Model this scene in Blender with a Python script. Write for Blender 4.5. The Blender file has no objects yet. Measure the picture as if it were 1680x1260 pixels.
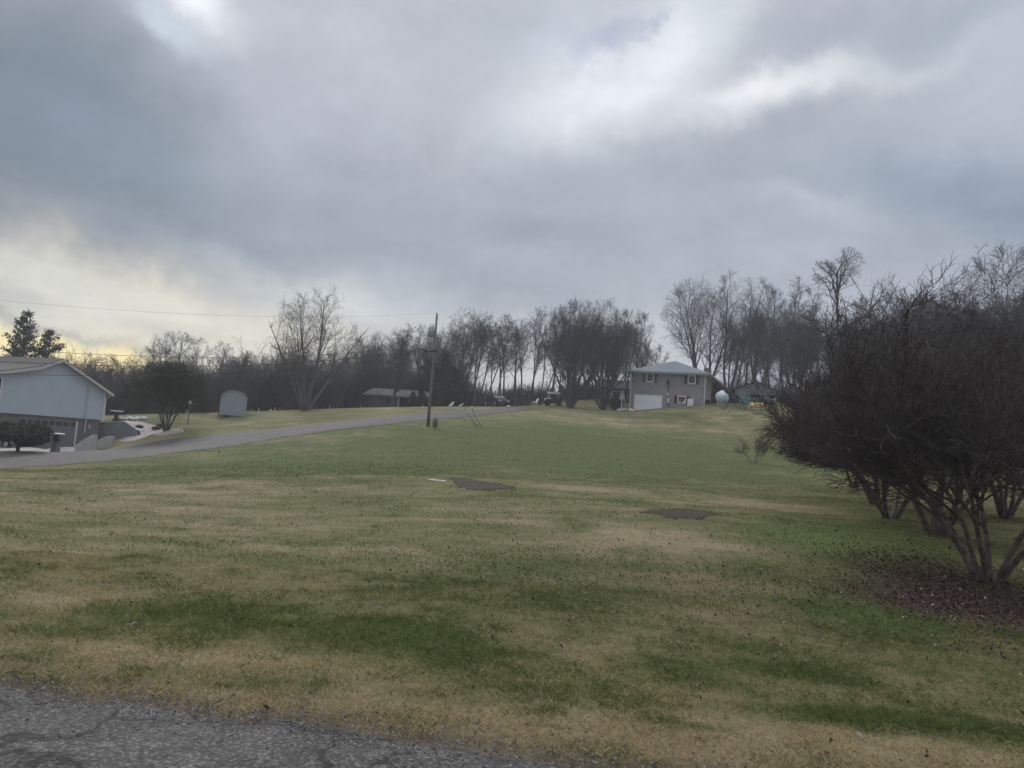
import bpy, math, random
import numpy as np
from mathutils import Vector, Matrix
R = math.radians
scene = bpy.context.scene
COL = scene.collection

# ------------------------------------------------------------------ camera geometry
F = 1270.0                       # focal length in pixels of the 1680 px wide photograph
EYE = 1.6
ROLL = R(4.4)
PITCH = math.atan(0.0827*0.997)
fwd = np.array([0, math.cos(PITCH), math.sin(PITCH)])
up0 = np.array([0, -math.sin(PITCH), math.cos(PITCH)])
rt0 = np.array([1.0, 0, 0])
CR = math.cos(ROLL)*rt0 + math.sin(ROLL)*up0
CU = -math.sin(ROLL)*rt0 + math.cos(ROLL)*up0
CAM = np.array([0, 0, EYE])
def ray(px, py):
    d = fwd + (px-840)/F*CR + (630-py)/F*CU
    return d
def P(px, py, Y):                # point seen at a pixel, at forward distance Y
    d = ray(px, py)
    return CAM + d*(Y/d[1])
cam_d = bpy.data.cameras.new('camera'); cam = bpy.data.objects.new('camera', cam_d); COL.objects.link(cam)
cam_d.sensor_width = 36; cam_d.lens = 36*F/1680; cam_d.clip_end = 5000; cam_d.clip_start = .05
M = Matrix(((CR[0], CU[0], -fwd[0]), (CR[1], CU[1], -fwd[1]), (CR[2], CU[2], -fwd[2]))).to_4x4()
M.translation = Vector(CAM); cam.matrix_world = M
scene.camera = cam

# ------------------------------------------------------------------ noise helpers
def _h(ix, iy, s):
    n = (ix.astype(np.int64)*374761393 + iy.astype(np.int64)*668265263 + s*1442695041) & 0xffffffff
    n = ((n ^ (n >> 13))*1274126177) & 0xffffffff
    return ((n ^ (n >> 16)) & 0xffff)/65535.0
def vn(x, y, s=0):
    x = np.asarray(x, float); y = np.asarray(y, float)
    ix = np.floor(x); iy = np.floor(y); fx = x-ix; fy = y-iy
    fx = fx*fx*(3-2*fx); fy = fy*fy*(3-2*fy)
    a = _h(ix, iy, s); b = _h(ix+1, iy, s); c = _h(ix, iy+1, s); d = _h(ix+1, iy+1, s)
    return (a*(1-fx)+b*fx)*(1-fy)+(c*(1-fx)+d*fx)*fy
def fbm(x, y, s=0, o=4):
    t = 0; a = .5; n = 0
    for k in range(o):
        t = t+a*vn(np.asarray(x)*2**k, np.asarray(y)*2**k, s+k*17); n += a; a *= .5
    return t/n

# ------------------------------------------------------------------ terrain
CP = []
def cpix(px, py, Y):
    p = P(px, py, Y); CP.append((p[0], p[1], p[2]))
for x in (-30, -14, -5, 0, 5, 14, 30):
    for y in (-12, 0, 4):
        CP.append((x, y, 0))
for x in (-12, -5, 0, 5, 12): CP.append((x, 6.5, -.06))
for a in [(300,742,46),(300,850,15),(300,790,26),(0,768,40),(0,745,46),(0,850,13),(0,800,22),(120,742,51),(360,712,57),
          (360,734,49),(480,715,53),(580,704,54),(580,689,62),(702,700,58),(705,750,40),(705,800,24),(1000,675,95),(1000,700,75),
          (1000,740,52),(1000,790,32),(1240,665,105),(1250,700,80),(1250,760,50),(1620,960,12),(1535,880,17),(1465,850,22),
          (1437,828,28),(780,795,25),(1115,843,18),(850,669,95),(760,671,90),(380,683,85),(273,707,62),(500,672,100),(620,668,100),
          (180,690,80),(650,671,135),(1155,664,100.2),(1036,673,104),(900,667,105),(950,664,110),(700,676,78),(1184,665,98),
          (1230,658,130),(820,669,118),(450,700,66),(60,736,58),(30,740,50),(100,734,64),(1100,661,125),(1000,655,128)]:
    cpix(*a)
CP += [(40,50,2.5),(60,90,7),(50,15,.5),(-60,50,-2.2),(-70,90,-.5),(-50,20,-1.2),(-31,57,-1.35),(-34,61,-1.5),(-38,63,-1.5),(-44,58,-1.8),(-37,66,-1.5),(60,120,9.5),(-30,25,-.6),(0,15,.0),(6,20,.35),(-5,130,7.6),(30,135,10.2),(-40,125,3),(20,30,.8)]
CP = np.array(CP)
def tps_fit(c, lam=.1):
    n = len(c); d2 = ((c[:,None,:2]-c[None,:,:2])**2).sum(-1)
    K = .5*d2*np.log(d2+1e-9); K[d2 < 1e-9] = 0
    A = np.zeros((n+3, n+3)); A[:n,:n] = K+lam*np.eye(n); A[:n,n] = 1; A[:n,n+1:] = c[:,:2]; A[n,:n] = 1; A[n+1:,:n] = c[:,:2].T
    return np.linalg.solve(A, np.r_[c[:,2], 0, 0, 0])
_w = tps_fit(CP)
def hgt(x, y):
    x = np.atleast_1d(np.asarray(x, float)); y = np.atleast_1d(np.asarray(y, float))
    sh = x.shape; x = x.ravel(); y = y.ravel()
    cx = np.clip(x, -72, 64); cy = np.clip(y, -12, 136)
    z = np.full(x.shape, _w[-3])+_w[-2]*cx+_w[-1]*cy
    for (a, b, _), w in zip(CP, _w):
        d2 = (cx-a)**2+(cy-b)**2
        z += w*.5*d2*np.log(d2+1e-9)
    out = np.hypot(x-cx, y-cy)
    z -= np.minimum(out*.03, 9)
    near = np.clip((y-4.6)/3, 0, 1)*np.clip((60-y)/40, 0, 1)
    z += near*(fbm(x*.5, y*.5, 5, 3)-.5)*.10
    # shallow roadside swale
    z += -.035*np.exp(-((y-(6.4-.06*x))/1.0)**2)
    return z.reshape(sh)
def h1(x, y): return float(hgt(x, y)[0])
def at(px, py, far=140):
    d = ray(px, py)
    Y = np.linspace(3, far, 1600); t = Y/d[1]
    X = d[0]*t; Z = EYE+d[2]*t
    g = hgt(X, Y); k = np.where(Z < g)[0]
    if len(k) == 0: k = [1599]
    k = k[0]; a = Y[max(k-1, 0)]; b = Y[k]
    for _ in range(12):
        m = (a+b)/2; t = m/d[1]
        if EYE+d[2]*t < h1(d[0]*t, m): b = m
        else: a = m
    t = b/d[1]
    return np.array([d[0]*t, b, h1(d[0]*t, b)])
def gp(px, Y):                     # the ground under pixel column px at distance Y
    X = (px-840)/F*Y
    for _ in range(3):
        z = h1(X, Y); v = (z-EYE)/Y
        X = ((px-840)/F/CR[0]+v*math.tan(ROLL)*-0)*Y   # roll handled below
        # solve u for a point (X,Y,z): iterate on projected pixel
        for _ in range(3):
            q = np.array([X, Y, z])-CAM; dep = q@fwd; u = 840+F*(q@CR)/dep
            X += (px-u)/F*Y
    return np.array([X, Y, h1(X, Y)])

# ------------------------------------------------------------------ object helpers
def tagp(o, label=None, cat=None, group=None, kind=None):
    if label: o['label'] = label
    if cat: o['category'] = cat
    if group: o['group'] = group
    if kind: o['kind'] = kind
    return o
def thing(name, label, cat, loc=(0,0,0), rz=0, group=None):
    o = bpy.data.objects.new(name, None); COL.objects.link(o); o.empty_display_size = .2
    o.location = loc; o.rotation_euler = (0, 0, rz)
    return tagp(o, label, cat, group)
def npmesh(name, V, Fq, mat=None, smooth=False, col=None):
    V = np.asarray(V, np.float32).reshape(-1, 3); Fq = np.asarray(Fq, np.int32)
    me = bpy.data.meshes.new(name); k = Fq.shape[1]; nf = len(Fq)
    me.vertices.add(len(V)); me.vertices.foreach_set('co', V.ravel())
    me.loops.add(nf*k); me.loops.foreach_set('vertex_index', Fq.ravel())
    me.polygons.add(nf); me.polygons.foreach_set('loop_start', np.arange(0, nf*k, k, dtype=np.int32))
    me.polygons.foreach_set('use_smooth', np.full(nf, smooth))
    me.update(calc_edges=True)
    if mat: me.materials.append(mat)
    if col is not None:
        at_ = me.color_attributes.new('Col', 'FLOAT_COLOR', 'POINT')
        c = np.ones((len(V), 4), np.float32); c[:, :col.shape[1]] = col
        at_.data.foreach_set('color', c.ravel())
    return me
def obj(name, me, parent=None):
    o = bpy.data.objects.new(name, me); COL.objects.link(o)
    if parent: o.parent = parent
    return o
def copy_tree(o, parent=None):
    c = o.copy(); COL.objects.link(c); c.parent = parent
    for ch in list(o.children): copy_tree(ch, c)
    return c
class MB:
    def __init__(s): s.v = []; s.f = []
    def add(s, vs, fs):
        n = len(s.v); s.v += [tuple(float(q) for q in p) for p in vs]; s.f += [tuple(i+n for i in f) for f in fs]; return s
    def box(s, x0, x1, y0, y1, z0, z1):
        return s.add([(x0,y0,z0),(x1,y0,z0),(x1,y1,z0),(x0,y1,z0),(x0,y0,z1),(x1,y0,z1),(x1,y1,z1),(x0,y1,z1)],
                     [(0,3,2,1),(4,5,6,7),(0,1,5,4),(1,2,6,5),(2,3,7,6),(3,0,4,7)])
    def prism(s, pts, vec):          # pts: 3D polygon, vec: extrusion
        n = len(pts); a = [np.array(p, float) for p in pts]; b = [p+np.array(vec, float) for p in a]
        return s.add(a+b, [tuple(range(n))[::-1], tuple(range(n, 2*n))]+[(i, (i+1) % n, n+(i+1) % n, n+i) for i in range(n)])
    def tube(s, pts, rs, n=10, cap=True):
        pts = [np.array(p, float) for p in pts]; rs = rs if hasattr(rs, '__len__') else [rs]*len(pts)
        vs = []
        for i, p in enumerate(pts):
            t = pts[min(i+1, len(pts)-1)]-pts[max(i-1, 0)]; t = t/(np.linalg.norm(t)+1e-9)
            a = np.cross(t, (0,0,1) if abs(t[2]) < .9 else (1,0,0)); a /= np.linalg.norm(a); b = np.cross(t, a)
            for k in range(n):
                th = 2*math.pi*k/n; vs.append(p+rs[i]*(math.cos(th)*a+math.sin(th)*b))
        fs = [(i*n+k, i*n+(k+1) % n, (i+1)*n+(k+1) % n, (i+1)*n+k) for i in range(len(pts)-1) for k in range(n)]
        if cap: fs += [tuple(range(n))[::-1], tuple(range((len(pts)-1)*n, len(pts)*n))]
        return s.add(vs, fs)
    def ell(s, c, r, nu=16, nv=10, jit=0, seed=0):
        rg = random.Random(seed); vs = []
        for j in range(nv+1):
            ph = math.pi*j/nv
            for i in range(nu):
                th = 2*math.pi*i/nu; q = 1+rg.uniform(-jit, jit)
                vs.append((c[0]+r[0]*math.sin(ph)*math.cos(th)*q, c[1]+r[1]*math.sin(ph)*math.sin(th)*q, c[2]+r[2]*math.cos(ph)*q))
        fs = [(j*nu+i, (j+1)*nu+i, (j+1)*nu+(i+1) % nu, j*nu+(i+1) % nu) for j in range(nv) for i in range(nu)]
        return s.add(vs, fs)
    def build(s, name, mat, parent=None, smooth=False, bevel=0):
        me = bpy.data.meshes.new(name); me.from_pydata(s.v, [], s.f); me.update()
        if smooth: me.polygons.foreach_set('use_smooth', [True]*len(me.polygons))
        me.materials.append(mat); o = obj(name, me, parent)
        if bevel:
            b = o.modifiers.new('b', 'BEVEL'); b.width = bevel; b.segments = 2; b.limit_method = 'ANGLE'
        return o

# ------------------------------------------------------------------ materials
def nodes(m): return m.node_tree.nodes, m.node_tree.links
def mat(name, c, rough=.8, var=.15, scale=3, bump=0, bscale=20, metal=0, c2=None, spec=.3):
    m = bpy.data.materials.new(name); m.use_nodes = True; N, L = nodes(m); b = N['Principled BSDF']
    b.inputs['Roughness'].default_value = rough; b.inputs['Metallic'].default_value = metal
    b.inputs['Specular IOR Level'].default_value = spec
    tc = N.new('ShaderNodeTexCoord'); nz = N.new('ShaderNodeTexNoise'); nz.inputs['Scale'].default_value = scale; nz.inputs['Detail'].default_value = 5
    L.new(tc.outputs['Object'], nz.inputs['Vector'])
    rp = N.new('ShaderNodeValToRGB'); e = rp.color_ramp.elements
    e[0].position = .3; e[1].position = .7
    a = tuple(q*(1-var) for q in c); d = tuple(min(q*(1+var), 1) for q in (c2 or c))
    e[0].color = (*a, 1); e[1].color = (*d, 1)
    L.new(nz.outputs['Fac'], rp.inputs['Fac']); L.new(rp.outputs['Color'], b.inputs['Base Color'])
    if bump:
        n2 = N.new('ShaderNodeTexNoise'); n2.inputs['Scale'].default_value = bscale; n2.inputs['Detail'].default_value = 6
        L.new(tc.outputs['Object'], n2.inputs['Vector']); bp = N.new('ShaderNodeBump'); bp.inputs['Strength'].default_value = bump
        bp.inputs['Distance'].default_value = .05
        L.new(n2.outputs['Fac'], bp.inputs['Height']); L.new(bp.outputs['Normal'], b.inputs['Normal'])
    return m
def brick_mat(name, c1, c2, mortar, sc=1.0):
    m = bpy.data.materials.new(name); m.use_nodes = True; N, L = nodes(m); b = N['Principled BSDF']; b.inputs['Roughness'].default_value = .9
    tc = N.new('ShaderNodeTexCoord'); sp = N.new('ShaderNodeSeparateXYZ'); L.new(tc.outputs['Object'], sp.inputs[0])
    ad = N.new('ShaderNodeMath'); L.new(sp.outputs[0], ad.inputs[0]); L.new(sp.outputs[1], ad.inputs[1])
    cb = N.new('ShaderNodeCombineXYZ'); L.new(ad.outputs[0], cb.inputs[0]); L.new(sp.outputs[2], cb.inputs[1])
    br = N.new('ShaderNodeTexBrick'); br.inputs['Scale'].default_value = sc
    br.inputs['Brick Width'].default_value = .22; br.inputs['Row Height'].default_value = .075; br.inputs['Mortar Size'].default_value = .008
    br.inputs['Color1'].default_value = (*c1, 1); br.inputs['Color2'].default_value = (*c2, 1); br.inputs['Mortar'].default_value = (*mortar, 1)
    L.new(cb.outputs[0], br.inputs['Vector'])
    nz = N.new('ShaderNodeTexNoise'); nz.inputs['Scale'].default_value = 1.3; nz.inputs['Detail'].default_value = 5; L.new(tc.outputs['Object'], nz.inputs['Vector'])
    mr = N.new('ShaderNodeMapRange'); mr.inputs['To Min'].default_value = .7; mr.inputs['To Max'].default_value = 1.25; L.new(nz.outputs['Fac'], mr.inputs['Value'])
    mx = N.new('ShaderNodeVectorMath'); mx.operation = 'SCALE'; L.new(br.outputs['Color'], mx.inputs[0]); L.new(mr.outputs[0], mx.inputs['Scale'])
    L.new(mx.outputs[0], b.inputs['Base Color'])
    return m
def lap_mat(name, c, step=.12, vert=False):
    m = mat(name, c, .6, .06, 1.2); N, L = nodes(m); b = N['Principled BSDF']
    tc = N.new('ShaderNodeTexCoord'); wv = N.new('ShaderNodeTexWave'); wv.wave_type = 'BANDS'; wv.wave_profile = 'SAW'
    wv.bands_direction = 'Y' if vert else 'Z'; wv.inputs['Scale'].default_value = .314/step
    L.new(tc.outputs['Object'], wv.inputs['Vector']); bp = N.new('ShaderNodeBump'); bp.inputs['Strength'].default_value = .5; bp.inputs['Distance'].default_value = .02
    L.new(wv.outputs['Fac'], bp.inputs['Height']); L.new(bp.outputs['Normal'], b.inputs['Normal'])
    return m
mt = {}
mt['bark'] = mat('bark', (.070,.065,.064), .95, .35, 6, .6, 25, c2=(.095,.09,.086))
mt['bark_pale'] = mat('bark_pale', (.12,.112,.105), .95, .3, 4, .5, 25)
mt['twig'] = mat('twig', (.078,.072,.074), .95, .25, 2)
mt['twig_warm'] = mat('twig_warm', (.10,.088,.08), .95, .25, 2)
mt['myrtle_bark'] = mat('myrtle_bark', (.085,.068,.054), .8, .4, 9, .4, 30, c2=(.14,.115,.095))
mt['myrtle_twig'] = mat('myrtle_twig', (.072,.060,.055), .9, .3, 5)
mt['needle'] = mat('needle', (.03,.045,.028), .9, .35, 2, c2=(.045,.06,.035))
mt['ever'] = mat('evergreen', (.058,.066,.046), .9, .35, 1.5, c2=(.05,.055,.035))
mt['siding'] = lap_mat('pale_siding', (.47,.53,.60), .14)
mt['white'] = mat('white_paint', (.8,.8,.79), .5, .05, 4)
mt['grey_white'] = mat('greyed_white_paint', (.58,.60,.62), .6, .08, 4)
mt['trim'] = mat('trim', (.5,.49,.48), .6, .05, 4)
mt['brick_dark'] = brick_mat('dark_brick', (.13,.115,.115), (.17,.145,.14), (.2,.19,.18))
mt['brick'] = brick_mat('grey_brick', (.25,.235,.24), (.34,.31,.31), (.40,.39,.39))
mt['shingle_l'] = mat('brown_grey_shingles', (.085,.078,.07), .95, .2, 5, .4, 30)
mt['shingle_g'] = mat('grey_green_shingles', (.20,.225,.235), .95, .15, 5, .4, 30)
mt['shingle_p'] = mat('pale_shingles', (.10,.10,.095), .95, .6, 2, .4, 30)
mt['shingle_d'] = mat('dark_shingles', (.09,.09,.10), .95, .25, 4, .4, 30)
mt['glass'] = mat('window_glass', (.03,.035,.045), .1, .1, 2, spec=.6)
mt['door_dark'] = lap_mat('dark_panel_door', (.16,.175,.19), .45)
mt['door_white'] = lap_mat('white_garage_door', (.88,.90,.90), .53)
mt['conc'] = mat('concrete', (.33,.32,.30), .9, .15, 2, .3, 20)
mt['conc_pale'] = mat('pale_concrete', (.40,.385,.355), .9, .12, 2, .3, 20)
mt['conc_dark'] = mat('dark_block_wall', (.17,.18,.185), .9, .15, 2, .3, 20)
mt['wood'] = mat('weathered_wood', (.13,.115,.10), .9, .25, 4, .4, 20)
mt['pole'] = mat('pole_wood', (.17,.165,.155), .9, .3, 3, .4, 25)
mt['metal'] = mat('grey_metal', (.35,.37,.39), .5, .1, 4, metal=.4)
mt['black'] = mat('black', (.02,.02,.022), .6, .2, 4)
mt['rubber'] = mat('rubber', (.02,.02,.02), .9, .2, 6)
mt['shed'] = lap_mat('shed_grey', (.29,.32,.34), .2)
mt['shed_brown'] = mat('shed_brown', (.12,.075,.05), .8, .2, 3)
mt['red_dark'] = mat('dark_red_paint', (.10,.03,.035), .7, .2, 3)
mt['wreath'] = mat('wreath', (.03,.035,.03), .9, .4, 20)
mt['teal'] = mat('teal_plastic', (.12,.33,.33), .5, .1, 4)
mt['tank'] = mat('tank_paint', (.62,.72,.76), .45, .1, 2)
mt['yellow'] = mat('split_wood', (.75,.60,.28), .8, .25, 5)
mt['car_dark'] = mat('car_dark', (.025,.028,.05), .25, .1, 2, spec=.6)
mt['car_grey'] = mat('car_silver', (.35,.37,.4), .25, .05, 2, metal=.5)
mt['stone'] = mat('pale_stone', (.55,.54,.52), .9, .25, 3, .4, 9)
mt['mulch'] = mat('pinkish_gravel', (.27,.215,.195), .95, .3, 5, .6, 40, c2=(.38,.32,.30))
mt['soil'] = mat('bare_soil', (.040,.031,.025), .98, .35, 9, .8, 25)
mt['yellow_guard'] = mat('guard_plastic', (.62,.60,.42), .6, .1, 3)
mt['tan_wall'] = mat('tan_stone_wall', (.36,.30,.25), .9, .3, 3, .5, 8)
mt['lilac_wall'] = lap_mat('grey_lilac_siding', (.30,.30,.33), .2)
mt['redshrub'] = mat('red_shrub', (.09,.022,.022), .9, .3, 4)
mt['wire'] = mat('wire', (.03,.03,.03), .7, .1, 3)

# ------------------------------------------------------------------ lawn colour field (real patches of green and dormant grass)
PATCH = []
def patch(px, py, rx, ry, v, fieldi=0):
    c = at(px, py); a = at(px, py-ry); b = at(px, py+ry)
    PATCH.append((c[0], c[1], rx*c[1]/F, max(abs(a[1]-b[1])/2, .15), v, fieldi))
for a in [(90,890,170,50,.35),(430,948,190,22,.6),(70,985,150,28,.6),(930,1022,90,14,.45),(800,768,90,9,.4),(1000,806,150,10,.7),
          (1210,825,150,13,.7),(1390,795,110,22,.6),(1120,885,150,28,.5),(760,900,120,25,.3),(1180,1010,120,20,.25),(350,800,220,25,.15),
          (500,1090,600,22,.25),(1000,1075,260,20,.5),(1500,1120,200,25,.5),(1000,1200,700,35,.7),(1480,1230,320,30,.7),(280,1085,300,22,.5),(140,1062,220,12,.7),
          (430,1022,320,28,-.85),(660,1058,130,20,-.75),(250,1000,100,12,-.5),(1270,1100,140,14,-1.0),(1420,1182,190,13,-1.3),(1150,1195,120,12,-1.0),
          (980,1225,60,8,-.5),(1390,880,170,34,-1.2),(1420,1010,130,24,-1.2),(1250,945,110,20,-.5),(640,745,280,30,-.8),(1000,738,330,40,-1.25),(480,770,200,14,-.5),
          (850,812,90,12,-.6),(1300,700,80,18,.2),(950,925,200,22,-.3),(640,870,200,18,-.2),(200,768,140,6,-.6),
          (1000,695,280,9,.4),(1500,1060,90,14,-.7)]:
    patch(*a)
patch(788,795,33,5,1.2,1); patch(1118,843,44,4.6,1.2,1); patch(1545,950,130,42,1.0,1); patch(1600,1000,140,30,.8,1); patch(1480,985,110,24,.5,1); patch(1250,975,300,40,.22,1); patch(950,940,200,40,.12,1)
def field(x, y, k=0):
    t = 0*x
    for (cx, cy, rx, ry, v, i) in PATCH:
        if i == k: t = t+v*np.exp(-(((x-cx)/rx)**2+((y-cy)/ry)**2)*1.1)
    return t
ERX = []
_e0, _e1, _e2 = at(0,1115), at(420,1168), at(850,1230)
def edge_y(x):
    y = np.interp(x, [_e0[0]-8, _e0[0], _e1[0], _e2[0], _e2[0]+8], [_e0[1]+.5, _e0[1], _e1[1], _e2[1], _e2[1]-1.6])
    return y
def edge_r(x):
    return edge_y(x)+(fbm(x*2.2, x*0+3, 9, 4)-.5)*.35
def tanness(x, y):
    t = .50+field(x, y, 0)*.58+(fbm(x*.35, y*.35, 21, 3)-.5)*.7+(fbm(x*1.3, y*1.3, 31, 3)-.5)*.7
    t = t+np.exp(-np.clip(y-edge_y(x), 0, 9)/.9)*.45
    return np.clip(t, 0, 1)

# ground sheet
n = 460
s = np.linspace(-1, 1, n); k = 5.0
gx = 400*np.sinh(k*s)/math.sinh(k)
ylo = -math.asinh(60/400*math.sinh(k))/k
gy = 6+400*np.sinh(k*np.linspace(ylo, 1, n))/math.sinh(k)
GX, GY = np.meshgrid(gx, gy); GZ = hgt(GX, GY)
e = edge_r(GX); onroad = np.clip((e-GY)/.12, 0, 1); GZ = GZ-onroad*.06
V = np.stack([GX, GY, GZ], -1).reshape(-1, 3)
ii = np.arange(n*n).reshape(n, n)
Fq = np.stack([ii[:-1,:-1], ii[:-1,1:], ii[1:,1:], ii[1:,:-1]], -1).reshape(-1, 4)
MF = []
for (px_, py_, rx_, ry_, v_) in [(1375,893,110,26,.9),(1410,1008,95,18,.9),(1480,1030,60,12,.4),(670,1040,90,18,.25)]:
    c_ = at(px_, py_); a_ = at(px_, py_-ry_); b_ = at(px_, py_+ry_); MF.append((c_[0], c_[1], rx_*c_[1]/F, abs(a_[1]-b_[1])/2, v_))
def moss(x, y):
    t = 0*x
    for (cx, cy, rx, ry, v) in MF: t = t+v*np.exp(-((x-cx)/rx)**2-((y-cy)/ry)**2)
    return np.clip(t*(.5+1.0*fbm(x*1.5, y*1.5, 61, 3)), 0, 1)
cc = np.stack([tanness(GX, GY), np.clip(field(GX, GY, 1), 0, 1), np.exp(-np.clip(GY-edge_y(GX), 0, 9)/.28), moss(GX, GY)], -1).reshape(-1, 4)
def lawn_material():
    m = bpy.data.materials.new('lawn'); m.use_nodes = True; N, L = nodes(m); b = N['Principled BSDF']; b.inputs['Roughness'].default_value = .95
    b.inputs['Specular IOR Level'].default_value = .1
    tc = N.new('ShaderNodeTexCoord'); ca = N.new('ShaderNodeVertexColor'); ca.layer_name = 'Col'; sp = N.new('ShaderNodeSeparateColor'); L.new(ca.outputs[0], sp.inputs[0])
    def noise(sc, det=6, ro=.6, vec=None):
        q = N.new('ShaderNodeTexNoise'); q.inputs['Scale'].default_value = sc; q.inputs['Detail'].default_value = det; q.inputs['Roughness'].default_value = ro
        L.new(vec or tc.outputs['Object'], q.inputs['Vector']); return q.outputs['Fac']
    def math_(op, a, bb, c=None):
        q = N.new('ShaderNodeMath'); q.operation = op
        for i, v in enumerate((a, bb, c)):
            if v is None: continue
            if isinstance(v, (int, float)): q.inputs[i].default_value = v
            else: L.new(v, q.inputs[i])
        return q.outputs[0]
    def mix(f, a, bb, mode='MIX'):
        q = N.new('ShaderNodeMix'); q.data_type = 'RGBA'; q.blend_type = mode
        for i, v in ((0, f), (6, a), (7, bb)):
            if isinstance(v, (int, float)): q.inputs[i].default_value = v
            elif isinstance(v, tuple): q.inputs[i].default_value = (*v, 1)
            else: L.new(v, q.inputs[i])
        return q.outputs[2]
    mp = N.new('ShaderNodeMapping'); mp.inputs['Scale'].default_value = (.35, 1.0, 1); mp.inputs['Rotation'].default_value = (0, 0, .25); L.new(tc.outputs['Object'], mp.inputs[0])
    n1 = noise(1.1, 8, .68, mp.outputs[0]); n2 = noise(9, 8, .7); n3 = noise(60, 4, .7)
    t = math_('ADD', sp.outputs[0], math_('MULTIPLY', math_('SUBTRACT', n1, .5), 1.1))
    t = math_('ADD', t, math_('MULTIPLY', math_('SUBTRACT', n2, .5), .9))
    mp2 = N.new('ShaderNodeMapping'); mp2.inputs['Scale'].default_value = (.22, 1.0, 1); mp2.inputs['Rotation'].default_value = (0, 0, -.12); L.new(tc.outputs['Object'], mp2.inputs[0])
    t = math_('ADD', t, math_('MULTIPLY', math_('SUBTRACT', noise(1.0, 6, .7, mp2.outputs[0]), .5), .7))
    t = math_('ADD', t, math_('MULTIPLY', math_('SUBTRACT', noise(3.2, 9, .8), .5), .8))
    mp3 = N.new('ShaderNodeMapping'); mp3.inputs['Scale'].default_value = (.035, .22, 1); mp3.inputs['Rotation'].default_value = (0, 0, .15); L.new(tc.outputs['Object'], mp3.inputs[0])
    t = math_('ADD', t, math_('MULTIPLY', math_('SUBTRACT', noise(1.6, 5, .6, mp3.outputs[0]), .5), .9))
    cl = N.new('ShaderNodeClamp'); L.new(t, cl.inputs[0])
    rp = N.new('ShaderNodeValToRGB'); el = rp.color_ramp.elements
    el[0].position = .1; el[0].color = (.084,.102,.036,1); el[1].position = .95; el[1].color = (.265,.215,.128,1)
    x = el.new(.45); x.color = (.130,.132,.056,1); x = el.new(.7); x.color = (.182,.160,.084,1)
    L.new(cl.outputs[0], rp.inputs[0])
    c = rp.outputs[0]
    v = N.new('ShaderNodeMapRange'); v.inputs['From Min'].default_value = .3; v.inputs['From Max'].default_value = .7; v.inputs['To Min'].default_value = .62; v.inputs['To Max'].default_value = 1.35; L.new(n3, v.inputs[0])
    sc = N.new('ShaderNodeVectorMath'); sc.operation = 'SCALE'; L.new(c, sc.inputs[0]); L.new(v.outputs[0], sc.inputs['Scale']); c = sc.outputs[0]
    lf = math_('MULTIPLY', sp.outputs[1], 1.0)
    c = mix(lf, c, (.075,.052,.042))
    c = mix(math_('MULTIPLY', ca.outputs[1], .85), c, (.125,.165,.055))
    rd = math_('MULTIPLY', sp.outputs[2], math_('MULTIPLY', noise(3, 4), 1.1))
    c = mix(rd, c, (.12,.085,.075))
    L.new(c, b.inputs['Base Color'])
    bp = N.new('ShaderNodeBump'); bp.inputs['Strength'].default_value = .7; bp.inputs['Distance'].default_value = .04; L.new(noise(45, 5, .7), bp.inputs['Height']); L.new(bp.outputs[0], b.inputs['Normal'])
    return m
mt['lawn'] = lawn_material()
g = obj('ground', npmesh('ground', V, Fq, mt['lawn'], True, cc)); tagp(g, kind='structure')

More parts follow.
